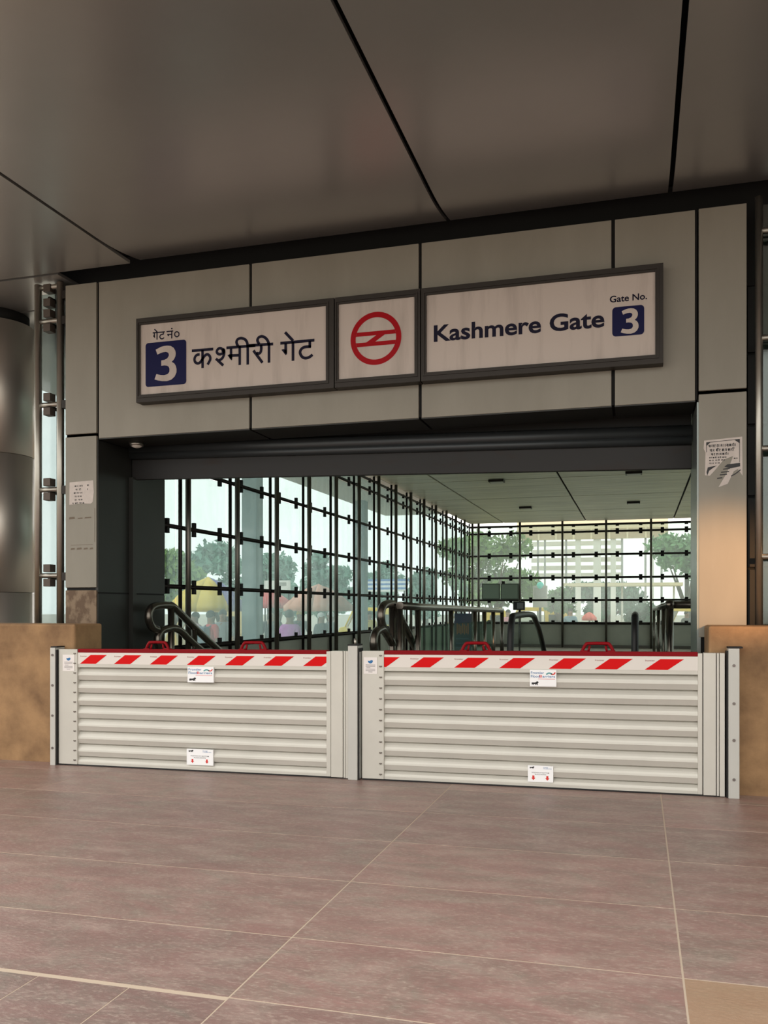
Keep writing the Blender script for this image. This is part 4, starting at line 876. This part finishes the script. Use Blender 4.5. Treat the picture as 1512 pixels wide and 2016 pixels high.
def person(label, u, d, H, rz, shirt, trouser, hair=(24, 22, 24), skin=(150, 108, 84), long_hair=False, pack=None, cap=None, raise_arm=False):
    b = atD(u, HY, d); r = thing('person', (b.x, b.y, -0.32), label, 'person'); k = H/1.7
    sk = mat('skin_%d' % skin[0], skin, 0.6)
    J = [((0, 0, .93), (.13, .10)), ((0, 0, 1.12), (.12, .09)), ((0, 0, 1.32), (.14, .095)), ((0, .01, 1.45), (.06, .055)), ((0, 0, 1.53), (.065, .07)), ((0, -.01, 1.61), (.078, .092)), ((0, 0, 1.68), (.05, .06)),
         ((0, -.095, 1.57), (.018, .02)), ((.085, .01, 1.59), (.014, .022)), ((-.085, .01, 1.59), (.014, .022))]
    Ed = [(0, 1), (1, 2), (2, 3), (3, 4), (4, 5), (5, 6), (5, 7), (5, 8), (5, 9)]
    arms, legs = {}, {}
    for s in (-1, 1):
        up = raise_arm and s > 0; n = len(J)
        pts = [((s*.17, 0, 1.38), .055), ((s*.24, .02, 1.12), .042), ((s*.24, -.14, 1.30) if up else (s*.25, -.06, .90), .03), ((s*.24, -.2, 1.38) if up else (s*.25, -.09, .81), .034)]
        J += pts; Ed += [(2, n), (n, n+1), (n+1, n+2), (n+2, n+3)]; arms[s] = pts
        h = Vector(pts[3][0]); dr = (h-Vector(pts[2][0])).normalized()
        for f in range(5):
            m = len(J); side = Vector((0, 1, 0)) if not up else Vector((1, 0, 0))
            off = side*(-.03+.016*f) if f < 4 else side*(-.05)
            ln = (.07, .08, .075, .06, .04)[f]
            J += [(tuple(h+off+dr*ln*.45), .009), (tuple(h+off+dr*ln+Vector((-s*.012, 0, 0))), .008)]; Ed += [(n+3, m), (m, m+1)]
        n = len(J); pts = [((s*.09, 0, .86), .09), ((s*.10, -.02, .48), .058), ((s*.10, .02, .09), .04), ((s*.11, -.13, .035), .035)]
        J += pts; Ed += [(0, n), (n, n+1), (n+1, n+2), (n+2, n+3)]; legs[s] = pts
    J = [(tuple(c*k for c in p), q) for p, q in J]
    skin_mesh('body', J, Ed, sk, r)
    T = [((0, 0, .86), (.155, .125)), ((0, 0, 1.05), (.145, .115)), ((0, 0, 1.30), (.165, .12)), ((0, .01, 1.43), (.085, .08))]; E2 = [(0, 1), (1, 2), (2, 3)]
    for s in (-1, 1):
        a = arms[s]; n = len(T); mid = tuple((Vector(a[1][0])*.9+Vector(a[2][0])*.1))
        T += [((s*.18, 0, 1.36), .075), ((s*.225, .012, 1.2), .064), (mid, .056)]; E2 += [(2, n), (n, n+1), (n+1, n+2)]
    skin_mesh('shirt', [(tuple(c*k for c in p), q) for p, q in T], E2, mat('cloth_%d_%d_%d' % shirt, shirt, 0.85), r)
    T = [((0, 0, .93), (.145, .12))]; E2 = []
    for s in (-1, 1):
        n = len(T); T += [((s*.09, 0, .82), .105), ((s*.10, -.02, .48), .075), ((s*.10, .02, .10), .062)]; E2 += [(0, n), (n, n+1), (n+1, n+2)]
    skin_mesh('trousers', [(tuple(c*k for c in p), q) for p, q in T], E2, mat('cloth_%d_%d_%d' % trouser, trouser, 0.85), r)
    hm = MB().sphere((0, .018*k, 1.625*k), (.092*k, .105*k, .098*k), 14, 10); hm.v = [(x, y, max(z, (1.56+0.35*max(0, -y-.02))*k) if not long_hair or y < 0.0 else z) for x, y, z in hm.v]
    if long_hair: hm.tube([(0, .07*k, 1.62*k), (0, .1*k, 1.45*k), (0, .11*k, 1.22*k)], [.09, .10, .05], 10)
    o = hm.build('hair' if not cap else 'head_cloth', mat('hair_%d_%d_%d' % (cap or hair), cap or hair, 0.8), None); o.parent = r
    if pack:
        o = MB().box(-.16, .16, .12, .28, .98*k, 1.38*k).build('backpack', mat('cloth_%d_%d_%d' % pack, pack, 0.8), None, 0.05); o.parent = r
        o = MB().tube([(-.1, .13, 1.36*k), (-.11, 0, 1.44*k), (-.11, -.13, 1.3*k), (-.11, .12, 1.05*k)], .018, 6).tube([(.1, .13, 1.36*k), (.11, 0, 1.44*k), (.11, -.13, 1.3*k), (.11, .12, 1.05*k)], .018, 6).build('strap', mat('cloth_%d_%d_%d' % pack, pack, 0.8), None); o.parent = r
    r.rotation_euler.z = rz
    return r
DK, WT = (60, 64, 76), (222, 220, 216)
person('person in a pink-red shirt with a dark backpack outside the left end of the glazing', 416, 18.5, 1.70, 2.6, (226, 86, 96), DK, pack=(88, 104, 124))
person('person with dark hair in a pale grey top right of the pink-red shirt', 439, 20, 1.72, 0.4, (150, 156, 160), DK)
person('person in a dusky mauve top at the left of the pink-red shirt', 384, 20.5, 1.66, -0.5, (170, 140, 150), DK, skin=(132, 94, 76))
person('person in a black shirt just right of the second concrete column', 535, 20, 1.76, 0.2, (58, 60, 70), WT)
person('person in a purple shirt with one arm raised, beneath the peach umbrella', 571, 17.5, 1.72, 2.9, (206, 112, 206), (150, 104, 170), raise_arm=True)
person('person with a yellow head cloth right of the purple shirt', 590, 23, 1.70, 0.3, (86, 96, 108), DK, cap=(236, 204, 70))
person('person with a white cap bending near the peach umbrella pole', 633, 22, 1.64, 1.2, (96, 102, 112), DK, cap=(226, 228, 230))
person('person in a dark top and white shawl left of the third concrete column', 650, 24, 1.66, -0.8, (104, 112, 122), WT, cap=(206, 210, 214))
person('person in a yellow shirt right of the third concrete column', 727, 27, 1.66, 0.5, (240, 206, 80), DK)
person('long-haired person in a blue-grey top beside the yellow auto rickshaws', 1123, 33, 1.74, 0.2, (120, 150, 168), (96, 120, 150), long_hair=True)
person('person in a dark top at the right edge of the back glazing', 1352, 34, 1.64, 0.6, (96, 100, 112), DK)
person('person in a pink top seen past the monitor', 1000, 32, 1.70, -0.3, (222, 150, 170), WT)
